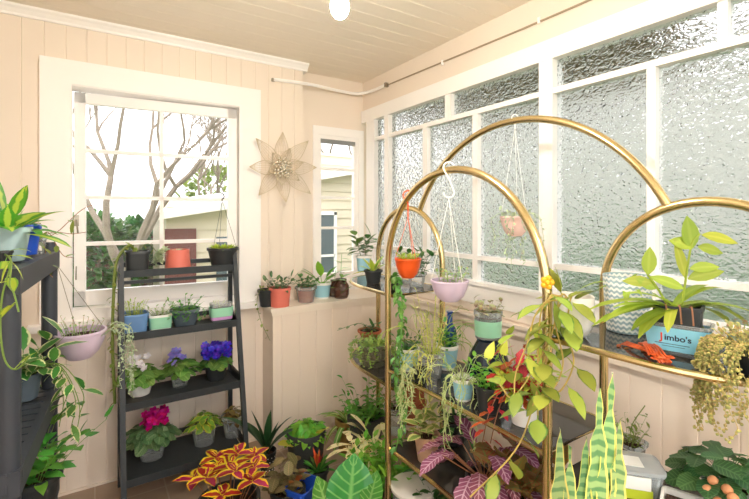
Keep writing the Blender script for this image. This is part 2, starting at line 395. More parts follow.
va = n.nodes.new('ShaderNodeMixRGB'); va.blend_type = 'ADD'; va.inputs[0].default_value = .04
n.links.new(tc.outputs['Object'], mp.inputs[0]); n.links.new(mp.outputs[0], nz.inputs['Vector']); n.links.new(mp.outputs[0], va.inputs[1]); n.links.new(nz.outputs['Color'], va.inputs[2]); n.links.new(va.outputs[0], vz.inputs['Vector'])
bp = n.nodes.new('ShaderNodeBump'); bp.inputs['Strength'].default_value = 1; bp.inputs['Distance'].default_value = .008
n.links.new(vz.outputs['Distance'], bp.inputs['Height']); n.links.new(bp.outputs[0], b.inputs['Normal'])
MB().box((XR + .02, YF, 1.1), (XR + .025, 2.93, 2.25)).build('textured_pane', m, w3, smooth=False)

# ======================= OUTDOORS =======================
G = -.5
gz = MB().box((-30, -15, G - .1), (30, 40, G)); st(gz.build('lawn', mat('lawn_grass', '#5d7a3c', .9, noise=.3, nscale=3), smooth=False))
# fence of brown boards
mb = MB(); x = -8
while x < 12: mb.box((x, 9.0, G), (x + .14, 9.03, 1.3 + U(-.01, .01))); x += .15
mb.box((-8, 9.03, 0), (12, 9.08, .1)).box((-8, 9.03, 1), (12, 9.08, 1.1))
tag(mb.build('paling_fence', mat('redbrown_paling', '#5f3c36', .8, noise=.2, nscale=4), smooth=False), 'red-brown timber paling fence across the garden behind the trees', 'fence')
def bush(c, r, n_, L, mt, label, sz=.9):
    rt = thing('garden_shrub', (c[0], c[1], G), label, 'shrub'); mb = MB()
    h = c[2] - G
    for i in range(n_):
        v = Vector((rnd.gauss(0, 1), rnd.gauss(0, 1), rnd.gauss(0, 1))).normalized() * U(.72, 1)
        p = Vector((v.x * r, v.y * r, max(.05, h + v.z * r * sz))); mb.leaf(p, v + Vector((U(-1, 1), U(-1, 1), U(-.5, 1))), L, L * .55, 'oval', .4)
    mb.build('foliage', mt, rt)
    s = MB()
    for k in range(5): a = k * 1.26; s.tube([(0, 0, 0), (math.cos(a) * r * .3, math.sin(a) * r * .3, h * .5), (math.cos(a) * r * .6, math.sin(a) * r * .6, h)], .04, 6, r2=.015)
    s.build('branch', M_bark, rt)
G_hedge = leafmat('garden_hedge_leaf', '#4a6f35')
M_bark = mat('grey_bark', '#8a7d70', .9, noise=.2, nscale=12)
p, _ = onY(88, 7.1, .85); bush(p, .72, 2400, .13, G_hedge, 'leafy green shrub left of the bare tree outside the window')
p, _ = onY(146, 8.3, 1.0); bush(p, .52, 1600, .13, G_dark, 'dark green shrub between the bare tree and the shed outside')
p, _ = onY(96, 5.2, .25); bush(p, .3, 500, .09, G_bright, 'low bright shrub at the foot of the window view')
p, _ = onY(225, 12.5, 1.7); bush(p, 1.3, 1300, .2, G_olive, 'olive shrub rising behind the shed roof outside')
def bare_tree(px, Y, H, label, lean=0, spread=1, r0=.1, mt=None):
    p, _ = onY(px, Y, G); rt = thing('bare_tree', p, label, 'tree'); tr = MB(); bl = MB()
    def grow(mb, p, d, L, r, lv):
        pts = [p]; q = p.copy(); dd = d.copy()
        for i in range(4):
            dd = (dd + Vector((U(-.25, .25), U(-.25, .25), U(-.02, .22)))).normalized(); q = q + dd * L / 4; pts.append(q.copy())
        mb.tube(pts, r, 6 if lv < 2 else 4, r2=r * .6)
        if lv < 6:
            for k in range(3 if lv < 4 else 2):
                a = U(0, 6.28); sp = U(.35, .8) * spread
                nd = (dd + Vector((math.cos(a) * sp, math.sin(a) * sp, U(-.1, .3)))).normalized(); grow(bl, pts[-1] if k else pts[U(0, 1) > .5 and 3 or 4], nd, L * U(.62, .82), max(.007, r * .55), lv + 1)
    base = Vector((0, 0, 0)); tr.tube([base, (lean * .3, 0, H * .18), (lean * .5, 0, H * .3)], r0, 8, r2=r0 * .8)
    for a in range(4):
        d = Vector((math.cos(a * 1.6 + .4) * .45 * spread, math.sin(a * 1.6 + .4) * .45, 1)).normalized(); grow(tr, Vector((lean * .5, 0, H * .3)), d, H * .26, r0 * .55, 1)
    tr.build('trunk', M_bark, rt); bl.build('branches', M_bark, rt)
bare_tree(124, 5.6, 4.4, 'large bare grey-barked tree seen through the left panes', 0, 1.1, .085)
bare_tree(214, 9.5, 5.0, 'smaller bare tree seen through the upper right panes', 0, 1.3, .07)
bare_tree(338, 11, 6.5, 'bare tree seen through the narrow window by the corner', 0, 1.1, .1)
# shed with pale fascia
M_board = mat('weatherboard_paint', '#dccfb8', .6); M_redsh = mat('faded_red_paint', '#70403a', .7); M_dkglass = mat('dark_window_glass', '#5a666c', .1)
def house(nm, px0, px1, Y, z1a, z1b, label, extra=None, depth=1.5):
    a, _ = onY(px0, Y, 0); c, _ = onY(px1, Y, 0); W = c.x - a.x
    rt = thing(nm, (a.x, Y, G), label, 'building'); mb = MB(); z = 0
    while z < max(z1a, z1b) - G:
        t = min(z + .15, max(z1a, z1b) - G)
        mb.add([(0, -.02, z), (W, -.02, z), (W, .0, t), (0, 0, t), (0, .05, z), (W, .05, z), (W, .05, t), (0, .05, t)], [(0, 1, 2, 3), (4, 7, 6, 5), (0, 4, 5, 1), (3, 2, 6, 7), (0, 3, 7, 4), (1, 5, 6, 2)]); z += .15
    mb.box((0, .05, 0), (W, depth, max(z1a, z1b) - G - .02)); mb.build('wall', M_board, rt, smooth=False)
    r = MB(); r.add([(-.25, -.25, z1a - G), (W + .2, -.25, z1b - G), (W + .2, depth, z1b - G + .15), (-.25, depth, z1a - G + .15)] + [(-.25, -.25, z1a - G + .1), (W + .2, -.25, z1b - G + .1), (W + .2, depth, z1b - G + .25), (-.25, depth, z1a - G + .25)],
        [(3, 2, 1, 0), (4, 5, 6, 7), (0, 1, 5, 4), (1, 2, 6, 5), (2, 3, 7, 6), (3, 0, 4, 7)]); r.build('roof', mat('pale_fascia', '#f4efe6', .5), rt, smooth=False)
    return rt, W
s1, W1 = house('garden_shed', 166, 262, 6.2, 1.42, 1.7, 'garden shed with pale sloping roof edge outside the window')
MB().box((-.02, -.06, 0), (.36, -.03, 1.82)).build('door', M_redsh, s1, smooth=False)
MB().box((.62, -.06, .9), (.9, -.03, 1.7)).build('window', M_dkglass, s1, smooth=False)
s2, W2 = house('neighbouring_house', 308, 420, 6.6, 2.0, 2.55, 'cream weatherboard house seen through the narrow window', depth=2.2)
MB().box((.12, -.07, .55), (.46, -.03, 2.0)).build('window', M_dkglass, s2, smooth=False)
MB().box((.08, -.09, .5), (.13, -.03, 2.05)).box((.44, -.09, .5), (.49, -.03, 2.05)).box((.08, -.09, 2.0), (.49, -.03, 2.06)).box((.1, -.09, 1.3), (.46, -.03, 1.34)).build('window_trim', M_white, s2, smooth=False)
# building on the right, behind textured glass
rt = thing('rendered_house', (5.2, -7, G), 'long grey rendered house blurred behind the textured glass', 'building')
MB().box((0, 0, 0), (3, 13.2, 3.7)).build('wall', mat('grey_render', '#b6b6ae', .8), rt, smooth=False)
MB().box((-.3, -.4, 3.7), (3.4, 13.3, 3.82)).build('roof', mat('brown_roof', '#6b5d4a', .7), rt, smooth=False)
rt = thing('verandah_eave', (XR + .13, YF, 2.5), 'olive-brown timber eave above the textured windows outside', 'eave')
mb = MB(); mb.box((0, 2.35, 0), (.75, 4.9, .05)); mb.build('soffit', mat('brown_soffit', '#77684c', .7), rt, smooth=False)
MB().box((.75, 2.35, -.08), (.79, 4.9, .08)).build('fascia', mat('brown_soffit', '#77684c'), rt, smooth=False)
rt = thing('hedge', (4.0, -4, G), 'grey-green hedge blurred behind the textured glass', 'hedge'); mb = MB()
for i in range(1800): mb.leaf((U(0, .8), U(0, 8.4), U(0, 1.6)), (U(-1, 1), U(-1, 1), U(-.2, 1)), .22, .14)
mb.build('foliage', G_grey, rt)
# ======================= CEILING LAMP, ADDED FILL GLOBE, CABLES =======================
lp = Vector((.617, 1.148, 2.12))
rt = thing('pendant_bulb', lp, 'lit white bulb hanging from the ceiling on a short flex', 'lamp')
m = mat('lit_bulb_glass', '#fff7ec', .3, emit=340)
MB().lathe([(.001, -.03), (.014, -.027), (.024, -.014), (.028, .004), (.024, .024), (.016, .045), (.013, .055)], n=24).build('bulb', m, rt)
MB().lathe([(.001, .05), (.019, .05), (.02, .075), (.017, .1), (.008, .11), (.001, .11)], n=20).build('lamp_holder', mat('brown_bakelite', '#5c4632', .4), rt)
MB().tube([(0, 0, .11), (0, 0, .46)], .003, 6).lathe([(.001, .45), (.03, .45), (.035, .47), (.001, .47)]).build('flex', M_white, rt)
rt = thing('fill_globe', (.5, -.75, CZ), 'added unseen fill light globe on the ceiling behind the camera', 'lamp')  # invented source out of view, added to brighten the room with soft fill
MB().lathe([(.001, -.03), (.06, -.03), (.065, 0), (.001, 0)]).build('fill_globe_base', M_brass, rt)
MB().lathe([(.001, -.27), (.06, -.255), (.11, -.2), (.12, -.15), (.11, -.1), (.06, -.04), (.05, -.03)]).build('globe', mat('fill_globe_glow', '#fff7ec', .3, emit=40), rt)
rt = thing('conduit_pipe', (1.15, YA, 2.42), 'white conduit pipe crossing the corner below the cornice', 'pipe')
MB().tube(catmull([(-.13, -.02, 0), (.15, .01, .02), (.45, .09, .035), (.6, .09, .04), (.66, -.03, .045), (.663, -.2, .045)], 5), .012, 8).build('pipe', M_white, rt)
MB().box((-.14, -.02, -.01), (-.12, 0, .01)).build('clip', M_nickel, rt, smooth=False); MB().box((.652, -.22, .03), (.68, -.2, .06)).build('clip', M_nickel, rt, smooth=False)
rt = thing('wall_cable', (XR - .006, 2.64, 2.465), 'thin grey cable running along the wall above the textured windows', 'cable')
MB().tube([(0, 0, 0), (0, -1.2, -.02), (0, -3.9, -.03)], .005, 6).build('cable', mat('grey_cable', '#a8977f', .6), rt)
for y in (-.6, -1.3, -1.9): MB().box((-.008, y - .006, -.03), (.004, y + .006, 0)).build('cable_clip', M_white, rt, smooth=False)

# wire flower on the wall
c = at(281, 168, 2.95); c.y = YA - .05
rt = thing('wire_flower', c, 'silver wire flower ornament with beaded centre hanging on the beige wall', 'wall ornament')
M_wire = mat('champagne_wire', '#d8cbb0', .4, metal=.3)
def petal(mb, a, r0, r1, wd, z0, z1, nr=7):
    ca, sa = math.cos(a), math.sin(a)
    def P(k, s): # k along 0..1, s across -1..1
        wv = math.sin(math.pi * min(1, k * 1.0) ** .8) * wd * (1 - .15 * k)
        r = r0 + (r1 - r0) * k; t = s * wv; y = z0 + (z1 - z0) * k ** 1.4 - .02 * math.sin(math.pi * k) * (1 - s * s)
        return Vector((ca * r - sa * t, -y, sa * r + ca * t))
    for j in range(nr):
        s = -1 + 2 * j / (nr - 1); mb.tube([P(k / 10, s) for k in range(11)], .0011 if abs(s) < 1 else .0022, 4)
    for k in (2, 4, 6, 8): mb.tube([P(k / 10, -1 + j / 3) for j in range(7)], .0008, 3)
for k in range(8):
    mb = MB(); petal(mb, k * math.pi / 4 + math.pi / 2 + .05, .03, .235 if k % 2 == 0 else .26, .05, .0, .05); mb.build('outer_petal', M_wire, rt)
for k in range(6):
    mb = MB(); petal(mb, k * math.pi / 3 + .3, .02, .13, .038, .02, .08, 7); mb.build('inner_petal', M_wire, rt)
mb = MB(); mb.tube([(0, .05, 0), (0, -.03, 0)], .02, 10)
for k in range(34):
    r = .012 * math.sqrt(k); a = k * 2.4; mb.ball((math.cos(a) * r, -.045 + r * .25, math.sin(a) * r), .009, 8, 5)
mb.build('beaded_centre', mat('silver_bead', '#efe9dc', .2, metal=.8), rt)

# ======================= LADDER SHELF =======================
rt = thing('ladder_shelf', (.105, 2.39, 0), 'black four-tier ladder plant shelf leaning under the window', 'shelf')
LW = .62; TI = [(1.185, .27), (.865, .195), (.53, .12), (.185, .045)]      # tray height, front offset
for x in (.012, LW - .012):
    MB().bar((x, 0, 0), (x, .295, 1.285), .024, .03, up=(0, 1, 0)).build('front_leg', M_black, rt, smooth=False)
    MB().bar((x, .385, 0), (x, .385, 1.2), .024, .024, up=(0, 1, 0)).build('rear_leg', M_black, rt, smooth=False)
for z, y0 in TI:
    t = MB().box((.0, y0 - .006, z - .02), (LW, y0 + .006, z + .018)).box((0.02, .385, z + .025), (LW - .02, .397, z + .05))
    t.box((.024, y0 + .006, z - .018), (LW - .024, .395, z))
    t.box((0, y0, z - .018), (.012, .39, z + .03)).box((LW - .012, y0, z - .018), (LW, .39, z + .03))
    t.build('tray', M_black, rt, smooth=False)
MB().box((.02, .3, 1.125), (LW - .02, .312, 1.143)).build('rail', M_black, rt, smooth=False)
LADY = {0: 2.73, 1: 2.69, 2: 2.66, 3: 2.63}
def lad(px, tier, y=None): return onY(px, y or LADY[tier], TI[tier][0])

# ======================= BLACK PLASTIC SHELF =======================
rt = thing('plastic_shelf', (-.197, 1.53, 0), 'dark grey plastic shelving unit at the left edge of the picture', 'shelf', rz=-.066)
BD, BL = .36, .65
for x, y in ((0, 0), (0, BL), (-BD, 0), (-BD, BL)):
    for z0, z1 in ((0, .47), (.47, .80), (.80, 1.35)):
        MB().lathe([(.001, z0), (.027, z0), (.027, z1 - .02), (.031, z1 - .02), (.031, z1), (.001, z1)], (x, y, 0), 16).build('post', M_plastic, rt)
for z in (.44, .81, 1.355):
    mb = MB(); mb.box((-BD - .03, -.03, z - .07), (-BD - .005, BL + .03, z)).box((.005, -.03, z - .07), (.03, BL + .03, z)).box((-BD, -.03, z - .055), (0, -.005, z)).box((-BD, BL + .005, z - .055), (0, BL + .03, z))
    k = 0
    while k < 12: y = k * BL / 12 + .01; mb.box((-BD, y, z - .02), (.01, y + .045, z - .004)); k += 1
    for k in range(3): mb.box((-BD + .03 + k * .13, -.02, z - .03), (-BD + .05 + k * .13, BL + .02, z - .02))
    mb.build('shelf_panel', M_plastic, rt, smooth=False)
for x in (0, -BD): MB().lathe([(.001, 1.35), (.024, 1.35), (.02, 1.39), (.001, 1.39)], (x, BL, 0), 14).build('post_cap', M_plastic, rt)
PSX, PSY = -.175, 1.42

# ======================= BRASS ETAGERE =======================
XF, XB = 1.14, 1.5; ZS = 1.13
rt = thing('brass_etagere', (0, 0, 0), 'tall brass plant stand with four arches and dark glass shelves', 'plant stand')
def arch(nm, X, y0, y1, top, r=.0145, foot=0):
    c = (y0 + y1) / 2; rad = (y1 - y0) / 2; sp = top - rad
    pts = [(X, y0, foot), (X, y0, sp * .5), (X, y0, sp)] + [(X, c - rad * math.cos(a), sp + rad * math.sin(a)) for a in [math.pi * k / 32 for k in range(1, 32)]] + [(X, y1, sp), (X, y1, sp * .5), (X, y1, foot)]
    o = MB().tube(pts, r, 12).build(nm, M_brass, rt)
    for y in (y0, y1): MB().lathe([(.001, foot), (.024, foot), (.024, foot + .012), (.016, foot + .02), (.001, foot + .02)], (X, y, 0), 14).build('foot', M_brass, rt)
arch('front_arch', XF, .81, 1.65, 1.672)
arch('side_arch', XB, 1.68, 2.28, 1.54); arch('side_arch', XB, .235, .84, 1.54)
cy, hw, rise, z0 = 1.25, .612, .372, 1.53
Rr = (hw * hw + rise * rise) / (2 * rise); a0 = math.asin(hw / Rr)
MB().tube([(XB, cy + Rr * math.sin(a), z0 + rise - Rr + Rr * math.cos(a)) for a in [a0 * (k / 20 - 1) for k in range(41)]], .0145, 12).build('centre_arch', M_brass, rt)
M_shelfg = mat('smoked_shelf_glass', '#3f3c39', .06, spec=.6)
def shelf(pts, z, nm):
    n = len(pts); vs = [(x, y, z - .008) for x, y in pts] + [(x, y, z) for x, y in pts]
    mb = MB(); mb.add(vs, [tuple(range(n - 1, -1, -1)), tuple(range(n, 2 * n))] + [(i, (i + 1) % n, n + (i + 1) % n, n + i) for i in range(n)])
    o = mb.build('glass_shelf', M_shelfg, rt, smooth=False)
    MB().tube([(x, y, z - .006) for x, y in pts], .009, 8, closed=True).build('shelf_rim', M_brass, o)
def dshape(s):
    yc0, yc1, ye = (.82, .62, .235) if s < 0 else (1.64, 1.85, 2.28)
    pts = [(XB, yc0), (XF + .02, yc0), (XF + .025, yc1)]
    for k in range(1, 11):
        a = math.pi / 2 * k / 10; pts.append((XB - (XB - XF - .025) * math.cos(a) ** .8, yc1 + (ye - yc1) * math.sin(a) ** .8))
    return pts if s > 0 else pts[::-1]
for s in (-1, 1): shelf(dshape(s), ZS, ''); shelf(dshape(s), .70, '')
ctr = [(XF, .82), (XF, 1.64), (XB, 1.64), (XB, .82)]
shelf(ctr, .785, ''); shelf(ctr, .43, '')

# ======================= POTS AND PLANTS =======================
def prof_pot(rt_, rb, h, th=.003, rim=0, rimh=.012):
    p = [(.0008, 0), (rb * .92, 0), (rb, .002), (rb + (rt_ - rb) * .93, h - rimh)]
    if rim: p += [(rt_ + rim, h - rimh), (rt_ + rim, h - .001)]
    p += [(rt_ + rim * .8, h), (rt_ - th, h), (rb - th + (rt_ - rb) * .8, h * .8), (rb * .3, h * .78)]
    return p
def rat(prof, z):
    return None
def potted(nm, loc, s, w, h, mt, label, cat='potted plant', group=None, wb=None, rim=.1, p=2, ax=1, ay=1, rz=0, sleeve=None, soil=.8, sf=(.12, .85), potname='pot', belly=False):
    """w, h: top width and height in photo pixels; s: metres per pixel; returns root, plant base z, radius"""
    rtp = w * s / 2; rb = (wb or w * .74) * s / 2; H = h * s
    r = thing(nm, loc, label, cat, group, rz)
    pr = prof_pot(rtp, rb, H, rim=rtp * rim, rimh=H * .14, th=min(.004, rtp * .07))
    if belly: pr = [(.0008, 0), (rb * .8, 0), (rb, .003), (rb + (rtp - rb) * .5, H * .14), (rb + (rtp - rb) * .82, H * .32), (rtp * .98, H * .55), (rtp, H * .8), (rtp * .985, H * .99), (rtp * .96, H), (rtp * .93, H * .99), (rtp * .93, H * .8), (rb * .3, H * .78)]
    MB().lathe(pr, n=32, p=p, ax=ax, ay=ay).build(potname, mt, r)
    zs = H * soil; rs = (rb + (rtp - rb) * soil) * .96
    mb = MB().lathe([(rs * .97, zs - .004), (rs * .93, zs), (rs * .5, zs + .003), (.0008, zs + .005)], n=24, p=p, ax=ax, ay=ay)
    for k in range(12): a = U(0, 6.28); q = U(0, .8) * rs; mb.ball((math.cos(a) * q * ax, math.sin(a) * q * ay, zs + .003), U(.003, .005), 5, 3)
    mb.build('soil', M_soil, r)
    if sleeve:
        f0, f1 = sf; e = .0012
        MB().lathe([(rb + (rtp - rb) * f0 * 1.05 + e, H * f0), (rb + (rtp - rb) * f1 * 1.05 + e, H * f1)], n=32, p=p, ax=ax, ay=ay).build('label_sleeve', sleeve, r)
    return r, zs, rs
def rosette(mb, c, n, L, W, el=(5, 70), prof='oval', droop=.6, pet=0, fold=.15, wave=0, r0=.006, seg=1, jit=.25):
    for i in range(n):
        k = i / max(1, n - 1); a = i * 2.4 + U(-jit, jit); e = R(el[1] + (el[0] - el[1]) * k + U(-8, 8))
        l = L * (.6 + .4 * k) * U(.85, 1.15); d = Vector((math.cos(a) * math.cos(e), math.sin(a) * math.cos(e), math.sin(e)))
        mb.leaf(Vector(c) + Vector((math.cos(a), math.sin(a), 0)) * r0, d, l, W * U(.85, 1.1) * (.7 + .3 * k), prof, droop * U(.6, 1.3), fold, pet=pet * (.4 + .6 * k), wave=wave, seg=seg)
def bushy(mb, st_, c, r, H, n, lp_, L, W, prof='oval', spread=.6, droop=.5, fold=.15, sr=.0016, pet=.0, wave=0, up0=.3):
    for i in range(n):
        a = i * 2.4 + U(-.3, .3); q = r * math.sqrt((i + .5) / n) * .7; p0 = Vector(c) + Vector((math.cos(a) * q, math.sin(a) * q, 0))
        h = H * U(.6, 1.1); lean = spread * (q / max(r, .001) + .15)
        pts = catmull([p0, p0 + Vector((math.cos(a) * lean * h * .4, math.sin(a) * lean * h * .4, h * .5)), p0 + Vector((math.cos(a) * lean * h, math.sin(a) * lean * h, h))], 3)
        (st_ or mb).tube(pts, sr, 4, r2=sr * .5)
        for j in range(lp_):
            k = up0 + (1 - up0) * j / max(1, lp_ - 1); pt = pts[min(len(pts) - 1, int(k * (len(pts) - 1)))]; b_ = a + j * 2.4 + U(-.4, .4)
            e = U(.0, .7) + (.6 if k > .95 else 0)
            mb.leaf(pt, (math.cos(b_) * math.cos(e), math.sin(b_) * math.cos(e), math.sin(e)), L * U(.7, 1.15), W * U(.75, 1.1), prof, droop, fold, pet=pet, wave=wave)
def vine(mb, st_, pts, sp, L, W, prof='oval', sr=.0016, droop=.5, k=6, pair=False, out=None, pet=.0, fold=.12, jit=.5):
    q = catmull(pts, k); (st_ or mb).tube(q, sr, 5); acc = 0; i = 0; side = 1
    for a, b_ in zip(q, q[1:]):
        seg = b_ - a; l = seg.length; t = acc
        while t < l:
            p = a + seg * (t / l); u, v = frame(seg); ang = U(0, 6.28)
            for s_ in ((1, -1) if pair else (side,)):
                d = (u * math.cos(ang) + v * math.sin(ang)) * s_ + seg.normalized() * U(.1, .6) + Vector((0, 0, U(-.2, .3)))
                if out: d += Vector(out)
                mb.leaf(p, d, L * U(.7, 1.2), W * U(.75, 1.15), prof, droop * U(.5, 1.3), fold, pet=pet)
            side = -side; t += sp * U(.75, 1.25)
        acc = t - l
    return q
def hang(mb, c, n, L, r=.0016, spread=.06, rad=.04, ang=(0, 6.28), bead=0, leafs=None, seg=7, up=.03, kink=.012):
    """trailing strands over a rim"""
    for i in range(n):
        a = U(*ang); l = L * U(.45, 1.1); p = Vector(c) + Vector((math.cos(a) * rad * .5, math.sin(a) * rad * .5, 0)); pts = [p]
        o = Vector((math.cos(a), math.sin(a), 0)); pts.append(p + o * rad * .35 + Vector((0, 0, up))); pts.append(p + o * (rad * .5 + spread * .5) + Vector((0, 0, up * .6)))
        base = pts[-1]
        for k in range(1, seg): pts.append(base + o * spread * .5 * (1 - .8 ** k) + Vector((U(-kink, kink), U(-kink, kink), -l * k / (seg - 1))))
        q = catmull(pts, 3); mb.tube(q, r, 4, r2=r * .7)
        if bead:
            for j in range(3, len(q)):
                for _ in range(2): mb.ball(q[j] + Vector((U(-1, 1), U(-1, 1), U(-1, 1))) * bead * 1.2, bead * U(.7, 1.1), 6, 4, rv=(rnd.random(), rnd.random()))
        if leafs:
            for j in range(3, len(q)):
                for _ in range(leafs[2] if len(leafs) > 2 else 1): mb.leaf(q[j], (U(-1, 1), U(-1, 1), U(-.6, .5)), leafs[0] * U(.7, 1.2), leafs[1], 'oval', .4)
def rhips(mb, c, n, L, r=.0022, rad=.03, up=True, droop=1.0, br=3):
    for i in range(n):
        a = U(0, 6.28); q0 = Vector(c) + Vector((math.cos(a), math.sin(a), 0)) * rad * U(0, 1); d = Vector((math.cos(a) * U(.1, .7), math.sin(a) * U(.1, .7), 1 if up else .1)); l = L * U(.5, 1.1)
        def go(p, d, l, lv):
            pts = [p]; dd = d.normalized()
            for k in range(4): dd = (dd + Vector((U(-.2, .2), U(-.2, .2), -droop * .25 + U(-.1, .1)))).normalized(); p = p + dd * l / 4; pts.append(p.copy())
            mb.tube(pts, r * (1 - .15 * lv), 5, r2=r * .55, rv=(rnd.random(), rnd.random()))
            if lv < br:
                for _ in range(2): go(pts[-1].copy(), dd + Vector((U(-.7, .7), U(-.7, .7), U(-.3, .4))), l * U(.5, .8), lv + 1)
        go(q0, d, l * .45, 1)
def flowers(mb, c, n, rad, L, H, petals=5, core=None):
    for i in range(n):
        a = U(0, 6.28); q = rad * math.sqrt(U(0, 1)); p = Vector(c) + Vector((math.cos(a) * q, math.sin(a) * q, H * U(.6, 1.1)))
        tilt = Vector((U(-.6, .6) - .35, U(-.6, .6) - .5, 1)).normalized(); u, v = frame(tilt)
        for k in range(petals):
            b_ = k * 2 * math.pi / petals; mb.leaf(p, u * math.cos(b_) + v * math.sin(b_) + tilt * .25, L, L * .85, 'round', .1, .1, up=tilt)
        (core or mb).ball(p + tilt * .002, L * .16, 6, 4)
def dome(mb, c, Rr_, H, n, L, W, prof='round', st_=None, fold=.15, low=-.15, droop=.5, wave=.03, tilt=0):
    c = Vector(c)
    for i in range(n):
        a = i * 2.4; zz = low + (1 - low) * (i + .5) / n; q = math.sqrt(max(0, 1 - zz * zz)); v = Vector((math.cos(a) * q, math.sin(a) * q, zz))
        p = c + Vector((v.x * Rr_, v.y * Rr_, v.z * H)) * U(.8, 1.05)
        d = Vector((v.x, v.y, 0)) * .8 + Vector((U(-.5, .5), U(-.5, .5), -.25 + .3 * zz)); up = (v + Vector((U(-.3, .3), U(-.3, .3), .3))).normalized()
        rv = (rnd.random(), rnd.random()); (st_ or mb).tube([c, c + (p - c) * .6 + Vector((0, 0, .005)), p], .0012, 4, rv=rv)
        mb.leaf(p - d.normalized() * L * .3, d, L * U(.8, 1.15), W * U(.8, 1.1), prof, droop, fold, up=up, wave=wave, rv=rv)
def av(rt_, z, r, leaf_n=22, L=.05, W=.042, lm=None):
    mb = MB(); rosette(mb, (0, 0, z), leaf_n, L, W, (2, 62), 'round', .6, pet=L * .7, fold=.2, wave=.03); mb.build('foliage', lm or G_av, rt_)
P_ = lambda n_, c, **k: mat(n_, c, k.pop('rough', .45), **k)
M_bp = P_('black_pot_plastic', '#2e3133'); M_coral = P_('coral_plastic', '#e0796a'); M_lblue = P_('pale_blue_glaze', '#a9c4c9', rough=.25)
M_cobalt = P_('cobalt_blue_plastic', '#1d4fc0'); M_blue = P_('denim_blue_plastic', '#6b93c6'); M_slate = P_('slate_plastic', '#56636f')
M_char = P_('charcoal_pot', '#3b3e40', rough=.6); M_lilac = P_('lilac_plastic', '#d3c0d6'); M_pink = P_('pale_pink_plastic', '#ecc9c2')
M_orange = P_('orange_plastic', '#e2581f', rough=.3); M_wpot = P_('white_glaze', '#f3efe9', rough=.2); M_lab = P_('white_label', '#f4f4f0', rough=.5)
M_gold = mat('aged_gold_pot', '#a3854a', .5, metal=.3, noise=.3, nscale=30); M_tan = P_('tan_clay', '#c09a80', rough=.8, noise=.15)
M_skyl = P_('sky_blue_sleeve', '#9fd3e4', rough=.35); M_mint = P_('mint_sleeve', '#a0dcbc', rough=.35); M_limel = P_('lime_label', '#c8d83a', rough=.4)
M_purp = leafmat('violet_petal', '#4a34c8', trans=.35); M_mag = leafmat('magenta_petal', '#c4127e', trans=.35); M_wpet = leafmat('white_petal', '#f0ecf2', trans=.35); M_lil = leafmat('lilac_petal', '#8f86d8', trans=.35); M_yc = mat('yellow_stamen', '#f0c828', .6)
def waves(name, a, b_, freq=16, amp=.35):
    m = bpy.data.materials.new(name); m.use_nodes = True; n = m.node_tree; b = n.nodes['Principled BSDF']; b.inputs['Roughness'].default_value = .3
    uv = n.nodes.new('ShaderNodeUVMap'); uv.uv_map = 'UVMap'; sp = n.nodes.new('ShaderNodeSeparateXYZ'); n.links.new(uv.outputs[0], sp.inputs[0])
    def mm(op, x, y):
        z = n.nodes.new('ShaderNodeMath'); z.operation = op
        for i, v in enumerate((x, y)):
            if isinstance(v, (int, float)): z.inputs[i].default_value = v
            elif v is not None: n.links.new(v, z.inputs[i])
        return z.outputs[0]
    tc = n.nodes.new('ShaderNodeTexCoord'); so = n.nodes.new('ShaderNodeSeparateXYZ'); n.links.new(tc.outputs['Object'], so.inputs[0])
    zz = mm('SINE', mm('ADD', mm('MULTIPLY', so.outputs[2], freq * 25), mm('MULTIPLY', mm('SINE', mm('MULTIPLY', sp.outputs[0], 150), None), amp * 3)), None)
    mr = n.nodes.new('ShaderNodeMapRange'); mr.inputs[1].default_value = -.2; mr.inputs[2].default_value = .2; n.links.new(zz, mr.inputs[0])
    x = n.nodes.new('ShaderNodeMix'); x.data_type = 'RGBA'; x.inputs[6].default_value = lin(a); x.inputs[7].default_value = lin(b_); n.links.new(mr.outputs[0], x.inputs[0]); n.links.new(x.outputs[2], b.inputs['Base Color'])
    return m
M_wave = waves('wavy_blue_white_glaze', '#f1f2ee', '#9ab4bd')
G_succ = leafmat('succulent_green', '#8fb070', '#c98a6a', 'tip', edge=.85); G_ghost = leafmat('silvery_succulent', '#b5c4a0'); G_sans = leafmat('banded_snake_leaf', '#94b272', '#e6dc70', 'band', .3, '#5f8c58', trans=.1, edge=.84, nscale=14)
G_col = leafmat('coleus_leaf', '#a5243a', '#f0d02e', 'edge', edge=.62); G_hoya = leafmat('gold_green_leaf', '#8fae3a', '#d6dc70', 'edge', edge=.7); G_beg = leafmat('begonia_leaf', '#5f8a3c', '#a35a3c', 'edge', edge=.8)
G_ost = leafmat('bright_cactus_leaf', '#9cae3c', '#a8b648', 'mid', trans=.4)

# ---- plastic shelf, top ----
def gl(px, d, Z, s=None):
    a, b = ray(px); return Vector((a * d, b * d, Z)), d / F
l, s = gl(8, 1.34, 1.357)
r, z, q = potted('potted_foliage_plant', l, s, 36, 34, M_lblue, 'pale blue-grey pot with large lime-striped leaves on top of the dark plastic shelf')
mb = MB(); st_ = MB()
for (dx, dy, L, W) in ((40, 4, .16, .05), (28, -14, .15, .06), (-5, -32, .16, .07), (22, -34, .12, .04), (-20, -10, .14, .06), (34, -20, .13, .05), (6, -20, .14, .055), (14, -6, .12, .05)):
    rt2 = Vector((CA, -SA, 0)); d = rt2 * dx + Vector((0, 0, -dy)) * 1.0 + Vector((U(-12, 12), U(-12, 12), 4))
    mb.leaf((0, 0, z), d, L, W, 'oval', .5, .12, pet=.05, seg=2)
rosette(mb, (0, 0, z), 14, .13, .06, (20, 70), 'oval', .7, .03, seg=2)
mb.build('foliage', G_varc, r)
l, s = gl(27, 1.56, 1.357)
r, z, q = potted('blue_pot_plant', l, s, 22, 30, M_cobalt, 'bright cobalt blue pot behind the pale blue pot on the dark plastic shelf', rim=.08)
